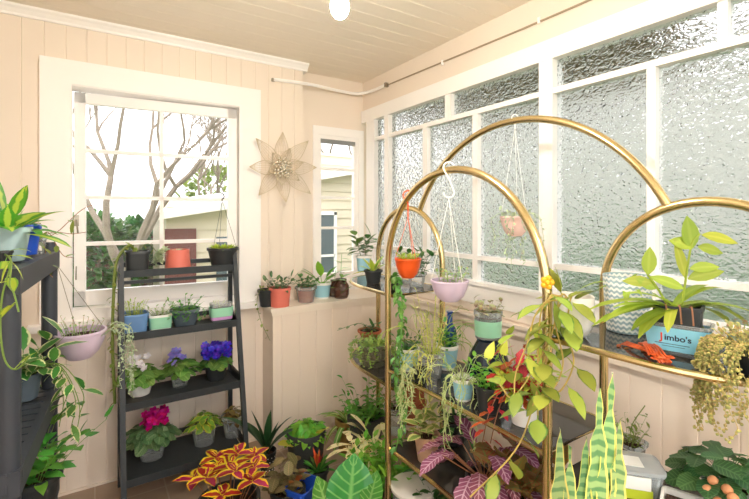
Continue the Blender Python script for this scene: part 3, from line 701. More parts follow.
mb = MB(); rosette(mb, (0, 0, z), 12, .09, .035, (0, 60), 'oval', .8, .03); mb.build('foliage', G_mid, r)
l, s = gl(38, 1.62, 1.357)
r, z, q = potted('trailing_hoya', l, s, 14, 16, M_clear, 'small clear cup with thin trailing vines reaching to the window from the dark shelf')
mb = MB(); st_ = MB(); rx = Vector((CA, -SA, 0))
for dx, dy, n_ in ((48, -8, 2), (62, -38, 1), (14, 38, 3), (34, 18, 2)):
    pts = [Vector((0, 0, z)), rx * dx * s * .3 + Vector((0, 0, z + .03)), rx * dx * s * .7 + Vector((0, .02, z + (-dy) * s * .8)), rx * dx * s + Vector((0, .04, z - dy * s))]
    vine(mb, st_, pts, .05 if dy > 0 else .14, .05, .016, 'lance', sr=.0013)
st_.build('vine_stem', M_stemr, r); mb.build('foliage', G_olive, r)
l, s = gl(4, 1.24, 1.357)
r, z, q = potted('trailing_pothos', l, s, 14, 14, M_bp, 'small black pot of yellow-green pothos trailing down the front post of the dark shelf')
mb = MB(); st_ = MB()
for pts in ([(2, 30), (0, 60), (4, 88), (14, 96), (26, 84)], [(8, 22), (12, 30), (16, 46)]):
    vine(mb, st_, [Vector((0, 0, z)), rx * .04 - Vector((0, .12, -.02))] + [rx * (x * s) + Vector((.02, -.2, z - y * s)) for x, y in pts], .075, .05, .026, 'heart', sr=.0022, droop=.9, pet=.015)
st_.build('vine_stem', M_stem, r); mb.build('foliage', leafmat('fresh_yellow_green', '#b5cc48', '#7fb03c', 'edge'), r)
# middle level of the plastic shelf
l, s = gl(25, 1.62, .812)
r, z, q = potted('potted_foliage_plant', l, s, 28, 26, M_slate, 'blue-grey pot with cream-edged leaves on the middle level of the dark plastic shelf')
mb = MB(); st_ = MB(); bushy(mb, st_, (0, 0, z), q, .16, 8, 5, .10, .05, 'oval', 1.0, .4, pet=.01)
for dx, dy in ((26, 30), (34, 52), (38, 64), (42, 40), (22, 50)):
    vine(mb, st_, [Vector((0, 0, z)), rx * dx * s * .5 + Vector((.04, -.01, z + .05)), rx * dx * s + Vector((.05, -.02, z - dy * s * .4)), rx * (dx - 4) * s + Vector((.05, -.02, z - dy * s))], .06, .075, .036, 'oval', pet=.01)
st_.build('stem', M_stem, r); mb.build('foliage', G_var, r)
l, s = gl(34, 1.55, .442)
r, z, q = potted('potted_foliage_plant', l, s, 44, 36, M_bp, 'black pot of heart-shaped green leaves on the lower level of the dark plastic shelf')
mb = MB(); st_ = MB(); bushy(mb, st_, (0, 0, z), q, .16, 14, 6, .06, .045, 'heart', 1.2, .6, pet=.015); st_.build('stem', M_stem, r); mb.build('foliage', G_mid, r)

# ---- hanging pots ----
def hanging(nm, top, pot_c, w, h, mt, label, hookm, wires=3, hook=.03, cordr=.0012, nm_w='hanger_wire', bowl=True, group=None, hookpts=None):
    """pot_c: centre of the pot's underside"""
    r = thing(nm, pot_c, label, 'hanging plant', group); R1 = w / 2
    pf = [(.0008, 0), (R1 * .45, .0), (R1 * .72, h * .22), (R1 * .92, h * .6), (R1, h * .9), (R1 * 1.03, h * .92), (R1 * 1.03, h), (R1 * .95, h), (R1 * .9, h * .7), (R1 * .3, h * .68)] if bowl else prof_pot(R1, R1 * .75, h, rim=R1 * .05)
    MB().lathe(pf, n=32).build('pot', mt, r)
    MB().lathe([(R1 * .9, h * .78), (R1 * .5, h * .82), (.0008, h * .83)], n=20).build('soil', M_soil, r)
    t = Vector(top) - Vector(pot_c); ap = t - Vector((0, 0, hook))
    for k in range(wires):
        a = 2 * math.pi * k / wires + .5; MB().tube([(math.cos(a) * R1, math.sin(a) * R1, h * .95), ap], cordr, 5).build(nm_w, hookm, r)
    rad = min(hook * .28, .021)
    pts = ([ap + Vector((0, 0, 0))] if hook < .08 or hookm is not M_ylw else [ap + rx * (-rad * math.cos(x)) * 1.0 + Vector((0, 0, rad - rad * math.sin(x))) for x in [math.pi * k / 8 for k in range(9)]]) + [ap + Vector((0, 0, hook * .62)) ] + [t + Vector((rx * (rad * math.cos(x) - rad * 0) ) + Vector((0, 0, rad * math.sin(x) - rad * .2))) for x in [math.pi * (1.15 - k / 8) for k in range(0, 9)]]
    MB().tube(pts, max(cordr, min(hook * .045, .0032)), 8).build('hook', hookm, r)
    return r, h * .82, R1
M_ylw = P_('white_hook', '#f5f2ea'); 
top = onY(57, 2.2, 1.325)[0]; pc = onY(80, 2.2, .90)[0]
r, z, q = hanging('hanging_lilac_pot', top, pc, .19, .115, M_lilac, 'lilac bowl hung on wires from the corner of the dark plastic shelf', M_nickel)
mb = MB(); bushy(mb, None, (0, 0, z), q, .07, 16, 5, .014, .009, 'round', .6, sr=.0016); mb.build('succulent_sprig', G_succ, r)
mb = MB(); hang(mb, (.03, -.02, z), 9, .3, .0014, .05, q * 1.3, (-.9, .5), leafs=(.018, .009)); mb.build('trailing_foliage', G_ghost, r)
# hanging pots on the etagere
ya = onX(408, XF, 0)[0].y; zarc = 1.252 + math.sqrt(.42 ** 2 - (ya - 1.23) ** 2)
r, z, q = hanging('hanging_orange_pot', (XF, ya, zarc + .014), (XF, ya, 1.228), .113, .085, M_orange, 'small bright orange pot hanging from the left side of the front brass arch', M_orange, 3, .1, .0014)
mb = MB(); bushy(mb, None, (0, 0, z), q, .035, 26, 4, .016, .012, 'round', .5, sr=.001); mb.build('foliage', G_hoya, r)
r, z, q = hanging('hanging_lilac_pot', (XF, 1.24, 1.672 + .014), (XF, 1.235, 1.172), .142, .08, M_lilac, 'pale lilac bowl hanging low from a white hook on the front brass arch', M_ylw, 3, .12, .0012)
mb = MB(); bushy(mb, None, (0, 0, z), q, .06, 14, 4, .022, .014, 'oval', .5); mb.build('foliage', G_succ, r)
yb = onX(515, XB, 0)[0].y
r, z, q = hanging('hanging_pink_pot', (XB, yb, 1.90 + .016), (XB, yb, 1.41), .12, .085, M_pink, 'pale pink half-round pot hanging in front of the textured glass from the tallest arch', M_ylw, 3, .05, .0008)
mb = MB(); hang(mb, (0, 0, z), 12, .2, .0011, .05, q * 1.2, leafs=(.02, .008)); bushy(mb, None, (0, 0, z), q, .04, 8, 3, .03, .012, 'lance', 1); mb.build('trailing_foliage', G_ghost, r)
l, s = onX(222, .62, 0)
# shallow hanging bowl standing on the ladder
l, s = lad(223, 0)
r, z, q = potted('shallow_bowl_plant', l, s, 29, 19, M_bp, 'shallow black bowl of spiky green succulent under a black hook on the top ladder tier', rim=.06, soil=.85)
mb = MB(); rosette(mb, (0, 0, z), 90, .06, .012, (15, 85), 'lance', .3, r0=q * .5, fold=.5); mb.build('foliage', G_lime, r)
mb = MB(); t = Vector((0, .02, 66 * s))
for a in (0, 2.1, 4.2): mb.tube([(math.cos(a) * q, math.sin(a) * q, 18 * s), t], .0011, 5)
mb.tube([t] + [t + Vector((.012 * math.sin(x), 0, .016 - .016 * math.cos(x) + .01)) for x in [k * .5 for k in range(9)]], .004, 7); mb.build('hanger', M_bp, r)

# ---- ladder tier 1 ----
l, s = lad(137, 0)
r, z, q = potted('square_pot_plant', l, s, 21, 21, M_bp, 'square black pot trailing a long cactus strand at the left of the top ladder tier', p=6, wb=19, rim=.04)
mb = MB(); vine(mb, None, [(0, 0, z), (-.04, -.06, z + .06), (-.10, -.08, z - .02), (-.115, -.10, z - .2), (-.12, -.12, z - .45), (-.11, -.13, z - .75)], .022, .035, .02, 'lance', sr=.008, droop=.8)
vine(mb, None, [(0, 0, z), (.02, -.02, z + .05), (.06, -.03, z + .06), (.09, -.04, z + .02)], .03, .03, .012, 'lance'); mb.build('trailing_foliage', G_olive, r)
l, s = lad(178, 0)
r, z, q = potted('coral_pot_plant', l, s, 21, 20, M_coral, 'coral pink pot of silvery trailing succulent in the middle of the top ladder tier', wb=24, rim=.02)
mb = MB(); hang(mb, (0, 0, z), 9, .08, .002, .05, q * 1.3, (2.6, 3.9), leafs=(.022, .014, 2), seg=5); rosette(mb, (0, .01, z), 22, .045, .018, (20, 80), 'oval', .3); mb.build('foliage', G_ghost, r)
# ---- tier 2 ----
l, s = lad(134, 1)
r, z, q = potted('blue_tub_plant', l, s, 25, 19, M_blue, 'denim blue tub of upright yellow-green stems on the second ladder tier', p=4, wb=22, rim=.04)
mb = MB(); bushy(mb, None, (0, 0, z), q, .08, 20, 6, .022, .009, 'lance', .5); mb.build('foliage', G_hoya, r)
l, s = lad(160, 1)
r, z, q = potted('green_label_tub_plant', l, s, 21, 15, M_lab, 'small white tub with a green label and sprawling sprigs on the second ladder tier', p=5, sleeve=M_mint, rim=.03, wb=19)
mb = MB(); bushy(mb, None, (0, 0, z), q, .06, 14, 6, .022, .01, 'oval', 1.1); mb.build('foliage', G_succ, r)
l, s = lad(185, 1)
r, z, q = potted('slate_pot_plant', l, s, 27, 17, M_slate, 'slate grey pot of leggy succulent spilling forward on the second ladder tier', rim=.05, wb=20)
mb = MB(); bushy(mb, None, (0, 0, z), q, .07, 16, 6, .028, .012, 'oval', 1.3); hang(mb, (0, 0, z), 6, .07, .0014, .06, q, (3.6, 6), leafs=(.02, .01), seg=4); mb.build('foliage', G_mid, r)
l, s = lad(221, 1)
r, z, q = potted('clear_tub_plant', l, s, 20, 18, M_clear, 'clear rectangular tub with green and pink labels on the second ladder tier', p=5, wb=18, rim=.03, ay=.7)
MB().lathe([(q * 1.08, .012), (q * 1.12, .03)], p=5, ay=.7, n=32).build('pink_label', P_('orchid_label', '#d9a0d8'), r)
MB().lathe([(q * 1.12, .031), (q * 1.18, 14 * s)], p=5, ay=.7, n=32).build('green_label', M_mint, r)
mb = MB(); bushy(mb, None, (0, 0, z), q, .03, 8, 3, .015, .008); mb.build('foliage', G_pale, r)
# ---- tier 3: african violets ----
for px, mt, fm, fl, lab, n_, w_, sc in ((140, M_wpot, M_wpet, 'white_flowers', 'african violet with a few white blooms in a white pot on the third ladder tier', 8, 24, 1.05),
                              (180, M_clear, M_lil, 'lilac_flowers', 'african violet with small pale lilac blooms in a clear pot on the third ladder tier', 7, 18, 1.0),
                              (216, M_bp, M_purp, 'violet_flowers', 'african violet crowded with deep violet blooms at the right of the third ladder tier', 46, 22, .8)):
    l, s = lad(px, 2); r, z, q = potted('african_violet', l, s, w_, 15, mt, lab, 'potted flower', 'african violets on the ladder shelf', rim=.08)
    mb = MB(); dome(mb, (0, -.01, z + .02), .088 * sc, .07 * sc, 40, .06 * sc, .054 * sc, low=-.05, droop=.2); mb.build('foliage', G_av, r)
    mb = MB(); flowers(mb, (-.01, -.05 if n_ > 20 else -.04, z + .02), n_ * 2 if n_ > 20 else n_ + 4, .075 if n_ > 20 else .055, .021, .115); mb.build(fl, fm, r)
# ---- tier 4 ----
l, s = lad(152, 3)
r, z, q = potted('african_violet', l, s, 27, 20, M_clear, 'african violet with magenta blooms in a clear pot on the bottom ladder tier', 'potted flower', 'african violets on the ladder shelf')
mb = MB(); dome(mb, (0, -.01, z + .02), .112, .085, 54, .06, .052, low=-.05, droop=.2); mb.build('foliage', leafmat('dusty_velvet_leaf', '#4f7448', '#86a070', 'veins', .65), r)
mb = MB(); flowers(mb, (.01, -.03, z + .03), 44, .055, .023, .125); mb.build('magenta_flowers', M_mag, r)
l, s = lad(204, 3)
r, z, q = potted('yellow_green_plant', l, s, 24, 20, M_clear, 'yellow-green leafy plant in a clear pot, middle of the bottom ladder tier', ay=1)
mb = MB(); dome(mb, (0, -.01, z + .015), .08, .075, 40, .058, .034, 'oval', low=0, droop=.3); mb.build('foliage', leafmat('yellow_variegated', '#6d9a38', '#d8d24a', 'edge', edge=.8), r)
l, s = lad(233, 3)
r, z, q = potted('bronze_leaf_plant', l, s, 21, 21, M_clear, 'clear pot of brownish green leaves at the right end of the bottom ladder tier')
mb = MB(); dome(mb, (0, 0, z), .06, .07, 36, .045, .03, 'oval'); mb.build('foliage', G_brown, r)

# ---- ledge ----
def led(px, Y): return onY(px, Y, .907)
l, s = led(265, 2.745); l.x += .012
r, z, q = potted('black_pot_plant', l, s, 17, 17, M_bp, 'black pot at the left end of the ledge beside the coral pot, sprig trailing down')
mb = MB(); vine(mb, None, [(0, 0, z), (-.05, -.03, z + .03), (-.09, -.08, z - .04), (-.07, -.10, z - .16), (-.02, -.12, z - .28)], .035, .03, .018); bushy(mb, None, (0, 0, z), q, .03, 6, 3, .03, .014); mb.build('trailing_foliage', G_olive, r)
l, s = led(280, 2.70)
r, z, q = potted('coral_pot_plant', l, s, 21, 19, M_coral, 'coral pot of grey-green rounded leaves on the ledge, front left', rim=.04, wb=18)
mb = MB(); bushy(mb, None, (0, 0, z), q, .08, 12, 6, .048, .026, 'oval', 1.2); mb.build('foliage', leafmat('dark_grey_green', '#5d7a50'), r)
l, s = led(306, 2.73)
r, z, q = potted('terracotta_in_clear_pot', l, s, 20, 16, M_clear, 'terracotta pot standing in a clear pot with dark little leaves on the ledge')
MB().lathe(prof_pot(q * .9, q * .75, 14 * s), (0, 0, .004)).build('inner_pot', M_terra, r)
mb = MB(); bushy(mb, None, (0, 0, z), q, .08, 12, 6, .04, .028, 'oval', 1); mb.build('foliage', leafmat('deep_green_leaf', '#4a7a3e'), r)
l, s = led(322, 2.80)
r, z, q = potted('blue_cup_plant', l, s, 17, 16, M_lab, 'sky-blue sleeved cup with broad bright leaves on the ledge below the narrow window', sleeve=M_skyl, wb=14)
mb = MB(); 
for dx, dz in ((-22, 22), (18, 20), (-4, 26), (26, 12), (-12, 12), (6, 8), (14, 26), (-26, 30)): d = rx * dx + Vector((0, 0, dz)) + Vector((-.3, -.8, 0)) * 8; mb.leaf((0, 0, z), d, .12, .065, 'oval', .5, .12, pet=.07)
rosette(mb, (0, 0, z), 12, .05, .025, (5, 60), 'oval', pet=.01); mb.build('foliage', G_bright, r)
M_jar = clearmat('amber_brown_glass', '#5e3a2c', .6, .05)
for px, Y, w_, h_, lab in ((341, 2.74, 16, 19, 'brown glass jar with a single upright sprig on the ledge, front'), (335, 2.82, 13, 16, 'smaller brown glass jar behind the front jar on the ledge')):
    l, s = led(px, Y); r = thing('brown_jar', l, lab, 'jar'); w2_, H = w_ * s / 2, h_ * s
    MB().lathe([(.001, 0), (w2_ * .8, 0), (w2_, H * .2), (w2_, H * .65), (w2_ * .7, H * .85), (w2_ * .72, H), (w2_ * .62, H), (w2_ * .6, H * .84), (w2_ * .9, H * .62), (.001, H * .6)], n=24).build('jar_body', M_jar, r)
    mb = MB(); vine(mb, None, [(0, 0, H * .2), (0, .005, H * .9), (.005, 0, H * 1.6 if w_ < 15 else H * 2.3)], .035, .09, .038, 'oval'); mb.build('sprig', G_mid, r)
l, s = onX(364, 1.44, ZS); 
r, z, q = potted('blue_cup_plant', l, s, 15, 18, M_lab, 'sky-blue sleeved cup with an upright leafy stem at the back of the left glass shelf', sleeve=M_skyl, wb=12)
mb = MB(); bushy(mb, None, (0, 0, z), q, .14, 5, 8, .10, .045, 'oval', .5, up0=.45); mb.build('foliage', leafmat('glossy_mid_leaf', '#55803c', rough=.3), r)

# ---- left lobe, top shelf ----
l = Vector((1.27, 1.98, ZS)); s = 2.4 / F
r, z, q = potted('broad_leaf_plant', l, s, 17, 13, M_bp, 'dark pot of broad yellow-green leaves at the rounded end of the left glass shelf')
mb = MB()
for dx, dz, L in ((-26, 6, .12), (4, 24, .1), (10, 20, .11), (-10, 22, .1), (-20, 14, .09), (16, 10, .09), (-2, 28, .08)): mb.leaf((0, 0, z), rx * dx + Vector((U(-6, 6), U(-6, 6), dz)), L, .04, 'lance', .5, .2, seg=2)
mb.build('foliage', leafmat('yellowgreen_broad', '#9dbb45', '#dfe07a', 'edge', edge=.8), r)
l = Vector((1.38, 1.74, ZS))
r, z, q = potted('bushy_herb', l, s, 17, 14, M_clear, 'clear pot of dark bushy leaves behind the orange hanging pot on the left glass shelf')
mb = MB(); bushy(mb, None, (0, 0, z), q, .14, 12, 7, .045, .024, 'oval', .7); mb.build('foliage', G_dark, r)
l = Vector((1.24, 1.76, ZS))
r, z, q = potted('rope_hoya', l, s, 13, 11, M_bp, 'curled rope-like green hoya hanging in a thick strand along the front brass leg')
mb = MB()
for ph in (0, 1):
    o_ = at(398 + ph * 3, 300, 1.93) - l
    pts = [(0, 0, z), (o_.x * .6, o_.y * .6, z + .03)] + [(o_.x + .015 * math.sin(k * 1.1 + ph), o_.y + .015 * math.cos(k * 1.1), z - .03 - .07 * k) for k in range(0, 9 if ph else 11)]
    vine(mb, None, pts, .012, .034, .022, 'oval', sr=.003, droop=1.2, fold=.6)
mb.build('trailing_foliage', leafmat('waxy_rope_leaf', '#6ea24e', rough=.3), r)
# ---- left lobe, lower shelf ----
l = Vector((1.25, 1.95, .70)); s = 2.3 / F
r, z, q = potted('wire_basket_plant', l, s, 30, 22, clearmat('wire_grey', '#8a8a70', .55), 'rounded mossy basket of mixed sprigs on the lower left glass shelf', wb=24, rim=.04)
mb = MB(); bushy(mb, None, (0, 0, z), q * 1.1, .05, 44, 5, .022, .014, 'round', .9); hang(mb, (0, 0, z), 26, .09, .0015, .02, q * 1.5, leafs=(.018, .012), seg=4); mb.build('foliage', leafmat('moss_green_leaf', '#8aa84e'), r)
MB().lathe([(q * 1.1, 8 * s), (q * 1.13, 8 * s), (q * 1.13, 9.2 * s), (q * 1.1, 9.2 * s)]).build('wire_band', M_nickel, r)
l = Vector((1.36, 2.16, .70)); 
r = thing('terracotta_bowl_plant', l, 'terracotta bowl raised on an upturned pot with a drooping leafy sprig, lower left glass shelf', 'potted plant')
MB().lathe([(.001, 0), (.05, 0), (.04, .075), (.001, .075)]).build('upturned_pot', M_terra, r)
MB().lathe(prof_pot(.066, .048, .05, rim=.005), (0, 0, .075)).build('bowl', M_terra, r); MB().lathe([(.06, .115), (.001, .12)]).build('soil', M_soil, r)
mb = MB(); vine(mb, None, [(0, 0, .12), rx * -.05 + Vector((0, 0, .16)), rx * -.11 + Vector((0, 0, .15)), rx * -.19 + Vector((0, 0, .12))], .045, .05, .022); bushy(mb, None, (0, 0, .12), .04, .05, 6, 4, .035, .018, 'oval', 1); mb.build('foliage', leafmat('glossy_mid_leaf', ''), r)

# ---- centre shelf ----
def tubplant(px, X, py_w, h, label, lm, kind, Z=.785, sleeve=M_skyl, mt=M_lab, H=.08, p=2, nm='blue_tub_plant'):
    l, s = onX(px, X, Z); r, z, q = potted(nm, l, s, py_w, h, mt, label, sleeve=sleeve, p=p, rim=.04)
    mb = MB()
    if kind == 'rh': rhips(mb, (0, 0, z), 13, H, .002, q * .6)
    elif kind == 'bush': bushy(mb, None, (0, 0, z), q, H, 14, 6, .03, .016, 'oval', .8)
    elif kind == 'fol': bushy(mb, None, (0, 0, z), q, H, 8, 5, .06, .04, 'oval', .9)
    mb.build('foliage', lm, r); return r, z, q, s
tubplant(408, 1.22, 22, 22, 'sky-blue sleeved tub nearest the front left leg on the middle glass shelf', leafmat('deep_green_leaf', ''), 'bush')
r, z, q, s = tubplant(432, 1.25, 24, 26, 'clear tub of tall wiry stems on the middle glass shelf, between two sky-blue tubs', G_hoya, 'rh', sleeve=None, mt=M_clear, H=.34, nm='rhipsalis_tub')
mb = MB(); bushy(mb, None, (0, 0, z), q, .27, 14, 14, .024, .006, 'lance', .3, sr=.0022); hang(mb, (0, -.02, z), 8, .2, .0018, .03, q * 1.6, (2.6, 4.8), leafs=(.02, .005)); mb.build('tall_sprigs', leafmat('yellow_stem_green', '#cdd070'), r)
tubplant(447, 1.38, 22, 24, 'sky-blue sleeved tub at the back of the middle glass shelf', G_mid, 'bush', H=.1)
r, z, q, s = tubplant(463, 1.2, 21, 22, 'sky-blue sleeved tub at the shelf edge with thin stems hanging over the brass rim', G_pale, 'rh', H=.26, nm='rhipsalis_tub')
mb = MB(); hang(mb, (0, -.01, z), 12, .26, .0022, .03, q * 1.6, (2.2, 5.2), leafs=(.016, .004)); mb.build('hanging_stems', G_pale, r)
# second rhipsalis hanging over the rim
l, s = onX(420, 1.17, .785)
r, z, q = potted('rhipsalis_tub', l, s, 14, 14, M_bp, 'small black pot at the brass rim whose pale strands hang below the middle shelf')
mb = MB(); hang(mb, (-.01, -.01, z), 10, .24, .0022, .02, q * 2.4, (2.4, 4.4), leafs=(.018, .005)); rhips(mb, (0, 0, z), 8, .12, .0018); mb.build('hanging_stems', leafmat('pale_strand', '#c6d098'), r)
# navy vase with a mint tub on top
l, s = onX(488, 1.40, .785); l.y = max(l.y, 1.2)
r = thing('navy_vase', l, 'glossy navy blue rounded vase at the back of the middle glass shelf', 'vase')
MB().lathe([(.001, 0), (.06, 0), (.088, .03), (.092, .07), (.08, .12), (.055, .165), (.045, .185), (.05, .195), (.04, .195), (.035, .18), (.001, .17)], n=36).build('vase_body', mat('navy_glaze', '#16263a', .12), r)
for z_ in (.05, .09, .13): pass
r, z, q = potted('mint_tub_plant', l + Vector((0, 0, .195)), s, 27, 27, M_clear, 'clear tub with a mint green sleeve balanced on top of the navy vase', sleeve=M_mint, sf=(.1, .68), wb=25, rim=.04)
mb = MB(); bushy(mb, None, (0, 0, z), q, .055, 14, 5, .035, .02, 'oval', 1.1); mb.build('foliage', leafmat('mauve_succulent', '#8a6a5a', '#a8b080', 'tip', edge=.4), r)
l, s = onX(446, 1.44, .785); l.y = 1.56
r = thing('blue_bottle', l, 'slim cobalt blue glass bottle behind the tubs on the middle glass shelf', 'bottle')
MB().lathe([(.001, 0), (.032, 0), (.034, .01), (.034, .14), (.03, .165), (.014, .195), (.013, .24), (.016, .243), (.016, .25), (.001, .25)], n=24).build('bottle_body', mat('cobalt_glass', '#1f3f7a', .1), r)
# dark pot at right part of the centre shelf
r, z, q, s = tubplant(489, 1.21, 27, 26, 'dark plastic pot of green sprigs in front of the navy vase', G_bright, 'bush', sleeve=None, mt=M_bp, H=.09, nm='dark_pot_plant')
# red plant with white-green tub
l, s = onX(524, 1.24, .785)
r, z, q = potted('red_leaf_plant', l, s, 32, 30, M_wpot, 'white tub of scarlet and lime pointed leaves on the middle glass shelf', sleeve=None)
mb = MB(); st_ = MB(); bushy(mb, st_, (0, 0, z), q, .12, 15, 5, .062, .036, 'jag', 1.0, .6, pet=.012)
for dx in (-30, -22): vine(mb, st_, [(0, 0, z), rx * dx * s * .6 + Vector((-.02, -.02, z + .06)), rx * dx * s + Vector((-.04, -.02, z - .02)), rx * (dx - 6) * s + Vector((-.05, -.02, z - .13))], .03, .05, .018, 'jag', pet=.01)
st_.build('stem', M_stemr, r); mb.build('foliage', G_red, r)
mb = MB(); bushy(mb, None, (0, 0, z), q, .17, 11, 5, .06, .038, 'heart', 1.1, .6, pet=.015); mb.build('lime_foliage', G_lime, r)
# big gold-green climber round the front right leg
l, s = onX(562, 1.21, ZS); l = Vector((1.224, .785, ZS))
r, z, q = potted('white_pot_hoya', l, d_ := (1.224 * SA + .785 * CA) / F, 42, 41, M_wpot, 'large white pot with gold-green vines winding round the front brass leg', rim=.0, wb=25, belly=True)
s = d_; mb = MB(); st_ = MB()
for path in ([(-10, 30), (-28, 24), (-34, -10), (-30, -50), (-26, -80)], [(-6, 32), (-18, 10), (-8, -30), (-16, -56), (-30, -60)], [(-16, 34), (-36, 16), (-44, -10), (-52, -40), (-50, -66)],
             [(0, 34), (-8, 0), (2, -30), (-8, -56), (-22, -50)], [(-10, 34), (-24, -10), (-50, -60), (-66, -50)], [(-20, 34), (-24, 0), (-32, -70), (-44, -110), (-80, -150)]):
    vine(mb, st_, [Vector((0, 0, z))] + [rx * (x + 9) * s + Vector((-.06 - .0006 * abs(y), -.02, z * .3 + y * s)) for x, y in path], .062, .082, .05, 'oval', sr=.0024, droop=.7, pet=.018)
st_.build('vine_stem', leafmat('yellow_vine', '#c9b060'), r); mb.build('foliage', leafmat('gold_vine_leaf', '#9fae48', '#5f8438', 'edge', edge=.85), r)
r = thing('yellow_clip', (XF, .81, 1.30), 'yellow flower-shaped clip on the front right brass leg', 'clip')
mb = MB()
for k in range(5): a = k * 1.257; mb.ball(rx * .013 * math.cos(a) + Vector((-.014, -.01, .013 * math.sin(a))), .009, 8, 6)
mb.ball((-.018, -.014, 0), .008, 8, 6); mb.build('petal_disc', P_('amber_yellow', '#f5b52a'), r); MB().tube([(0, 0, -.008), (0, 0, .008)], .0165, 12).build('ring', P_('amber_yellow', ''), r)

# ---- right lobe, top shelf ----
r, z, q = potted('wavy_pot_plant', (1.43, .725, ZS), 1.38 / F, 44, 56, M_wave, 'pot with wavy blue and white stripes behind the blue tub on the right glass shelf', rim=.0, wb=37)
mb = MB(); rosette(mb, (0, 0, z), 14, .12, .02, (0, 50), 'lance', .8, fold=.3); mb.build('foliage', G_ost, r)
l = Vector((1.315, .535, ZS)); yaw = math.atan2(-l.y, -l.x) + math.pi / 2 - .12
s = (l.x * SA + l.y * CA) / F
r = thing('blue_tub_orchid_cactus', l, 'sky-blue rectangular tub with lettering, holding a square black pot of long arching leaves', 'potted plant', rz=yaw)
pf = lambda a, b_, h0, h1: [(a, h0), (b_, h1)]
MB().lathe([(.001, 0), (.058, 0), (.062, .004), (.074, .078), (.078, .078), (.078, .084), (.071, .084), (.06, .01), (.001, .008)], n=48, p=7, ay=.62).build('tub', M_clear, r)
sl = MB().lathe([(.0645, .012), (.0745, .074)], n=48, p=7, ay=.63).build('label_sleeve', P_('light_sky_sleeve', '#8fd2ea', rough=.3), r)
def text(body, size, loc, mt, parent, nm, rot=(90, 0, 0), sx=1):
    cu = bpy.data.curves.new(nm, 'FONT'); cu.body = body; cu.size = size; cu.extrude = .0003; cu.align_x = 'LEFT'; cu.offset = size * .02
    t = bpy.data.objects.new(nm, cu); col.objects.link(t); dg = bpy.context.evaluated_depsgraph_get(); me = bpy.data.meshes.new_from_object(t.evaluated_get(dg))
    bpy.data.objects.remove(t); o = bpy.data.objects.new(nm, me); col.objects.link(o); me.materials.append(mt); o.parent = parent; o.location = loc; o.rotation_euler = [R(a) for a in rot]; o.scale = (sx, 1, 1); return o
M_ink = mat('navy_ink', '#27304a', .5); M_redink = mat('red_ink', '#e2483c', .5)
yf = -.0434 - .0012; slope = 6
text('J', .027, (-.034, yf + .0005, .040), M_redink, r, 'red_letter', (90 + slope, 0, 0)); text('imbo\'s', .0215, (-.0245, yf + .0005, .041), M_ink, r, 'lettering', (90 + slope, 0, 0), 1.05)
MB().box((-.046, yf + .0018, .030), (.03, yf + .003, .0315)).box((-.03, yf + .0024, .024), (.02, yf + .0036, .0252)).build('small_print', M_ink, r, smooth=False)
MB().lathe([(.001, .01), (.048, .01), (.054, .12), (.057, .12), (.057, .13), (.051, .13), (.049, .115), (.001, .113)], n=40, p=7, ay=.75).build('inner_pot', M_bp, r)
MB().lathe([(.05, .114), (.001, .118)], n=24, p=5, ay=.75).build('soil', M_soil, r)
mb = MB(); Mi = Matrix.Rotation(-yaw, 3, 'Z')
def ost(dx, dz, L, W, x0=0, z0=.118, dr=.5, back=0):
    d = Mi @ (rx * dx + Vector((0, 0, dz)) + Vector((SA, CA, 0)) * back); mb.leaf(Mi @ (rx * x0) + Vector((0, 0, z0)), d, L, W, 'strap' if L > .12 else 'lance', dr, .22, wave=.02, seg=2)
s3 = s
for dx, dz, L, W, dr in ((-60, 14, .27, .036, .7), (-50, 22, .24, .036, .8), (-60, 26, .25, .036, .9), (-44, 10, .2, .034, .8), (50, 10, .2, .036, .9), (-42, 8, .17, .034, 1.1), (30, 20, .16, .034, 1.3), (-36, 30, .17, .03, .9), (40, 22, .17, .032, .9), (54, 18, .2, .032, 1.1), (60, 34, .18, .03, 1.2), (30, 34, .15, .03, .9), (-20, 12, .13, .025, 1.4), (10, -2, .12, .02, 1.2), (46, 44, .17, .028, .9), (-56, 34, .15, .03, .9), (-66, 24, .19, .028, .5)): ost(dx, dz, L, W, U(-.02, .02), dr=dr, back=U(-25, 15))
def stemleaf(path, leaves):
    P3 = [Mi @ (rx * x * s3 + Vector((0, 0, .118 + y * s3))) for x, y in path]; mb.tube(catmull(P3, 4), .003, 6)
    for x, y, dx, dz, L, W in leaves: d = Mi @ (rx * dx + Vector((0, 0, dz))); mb.leaf(Mi @ (rx * x * s3 + Vector((0, 0, .118 + y * s3))), d, L, W, 'oval', .25, .1, up=Mi @ Vector((-SA, -CA, .3)), seg=2)
stemleaf([(4, 0), (8, 30), (14, 65), (22, 75)], [(8, 30, -10, 40, .11, .03), (14, 60, -8, 60, .09, .05), (16, 62, -50, 20, .07, .035), (20, 62, 50, -6, .07, .03), (24, 74, 60, -6, .10, .03), (12, 40, 40, 8, .08, .03), (10, 30, 40, 14, .1, .035), (6, 20, -40, 20, .1, .03)])
stemleaf([(-8, 0), (-20, 20), (-30, 34)], [(-30, 34, 2, 30, .075, .042), (-26, 26, -50, 10, .08, .03), (-22, 20, -30, 20, .06, .03)])
mb.build('foliage', G_ost, r)
mb = MB()
for x in (-.03, 0, .025): mb.tube(catmull([(x, -.01, .12), (x + .01, -.05, .135), (x + .015, -.06, .09)], 4), .002, 5)
mb.build('aerial_root', M_stemr, r)
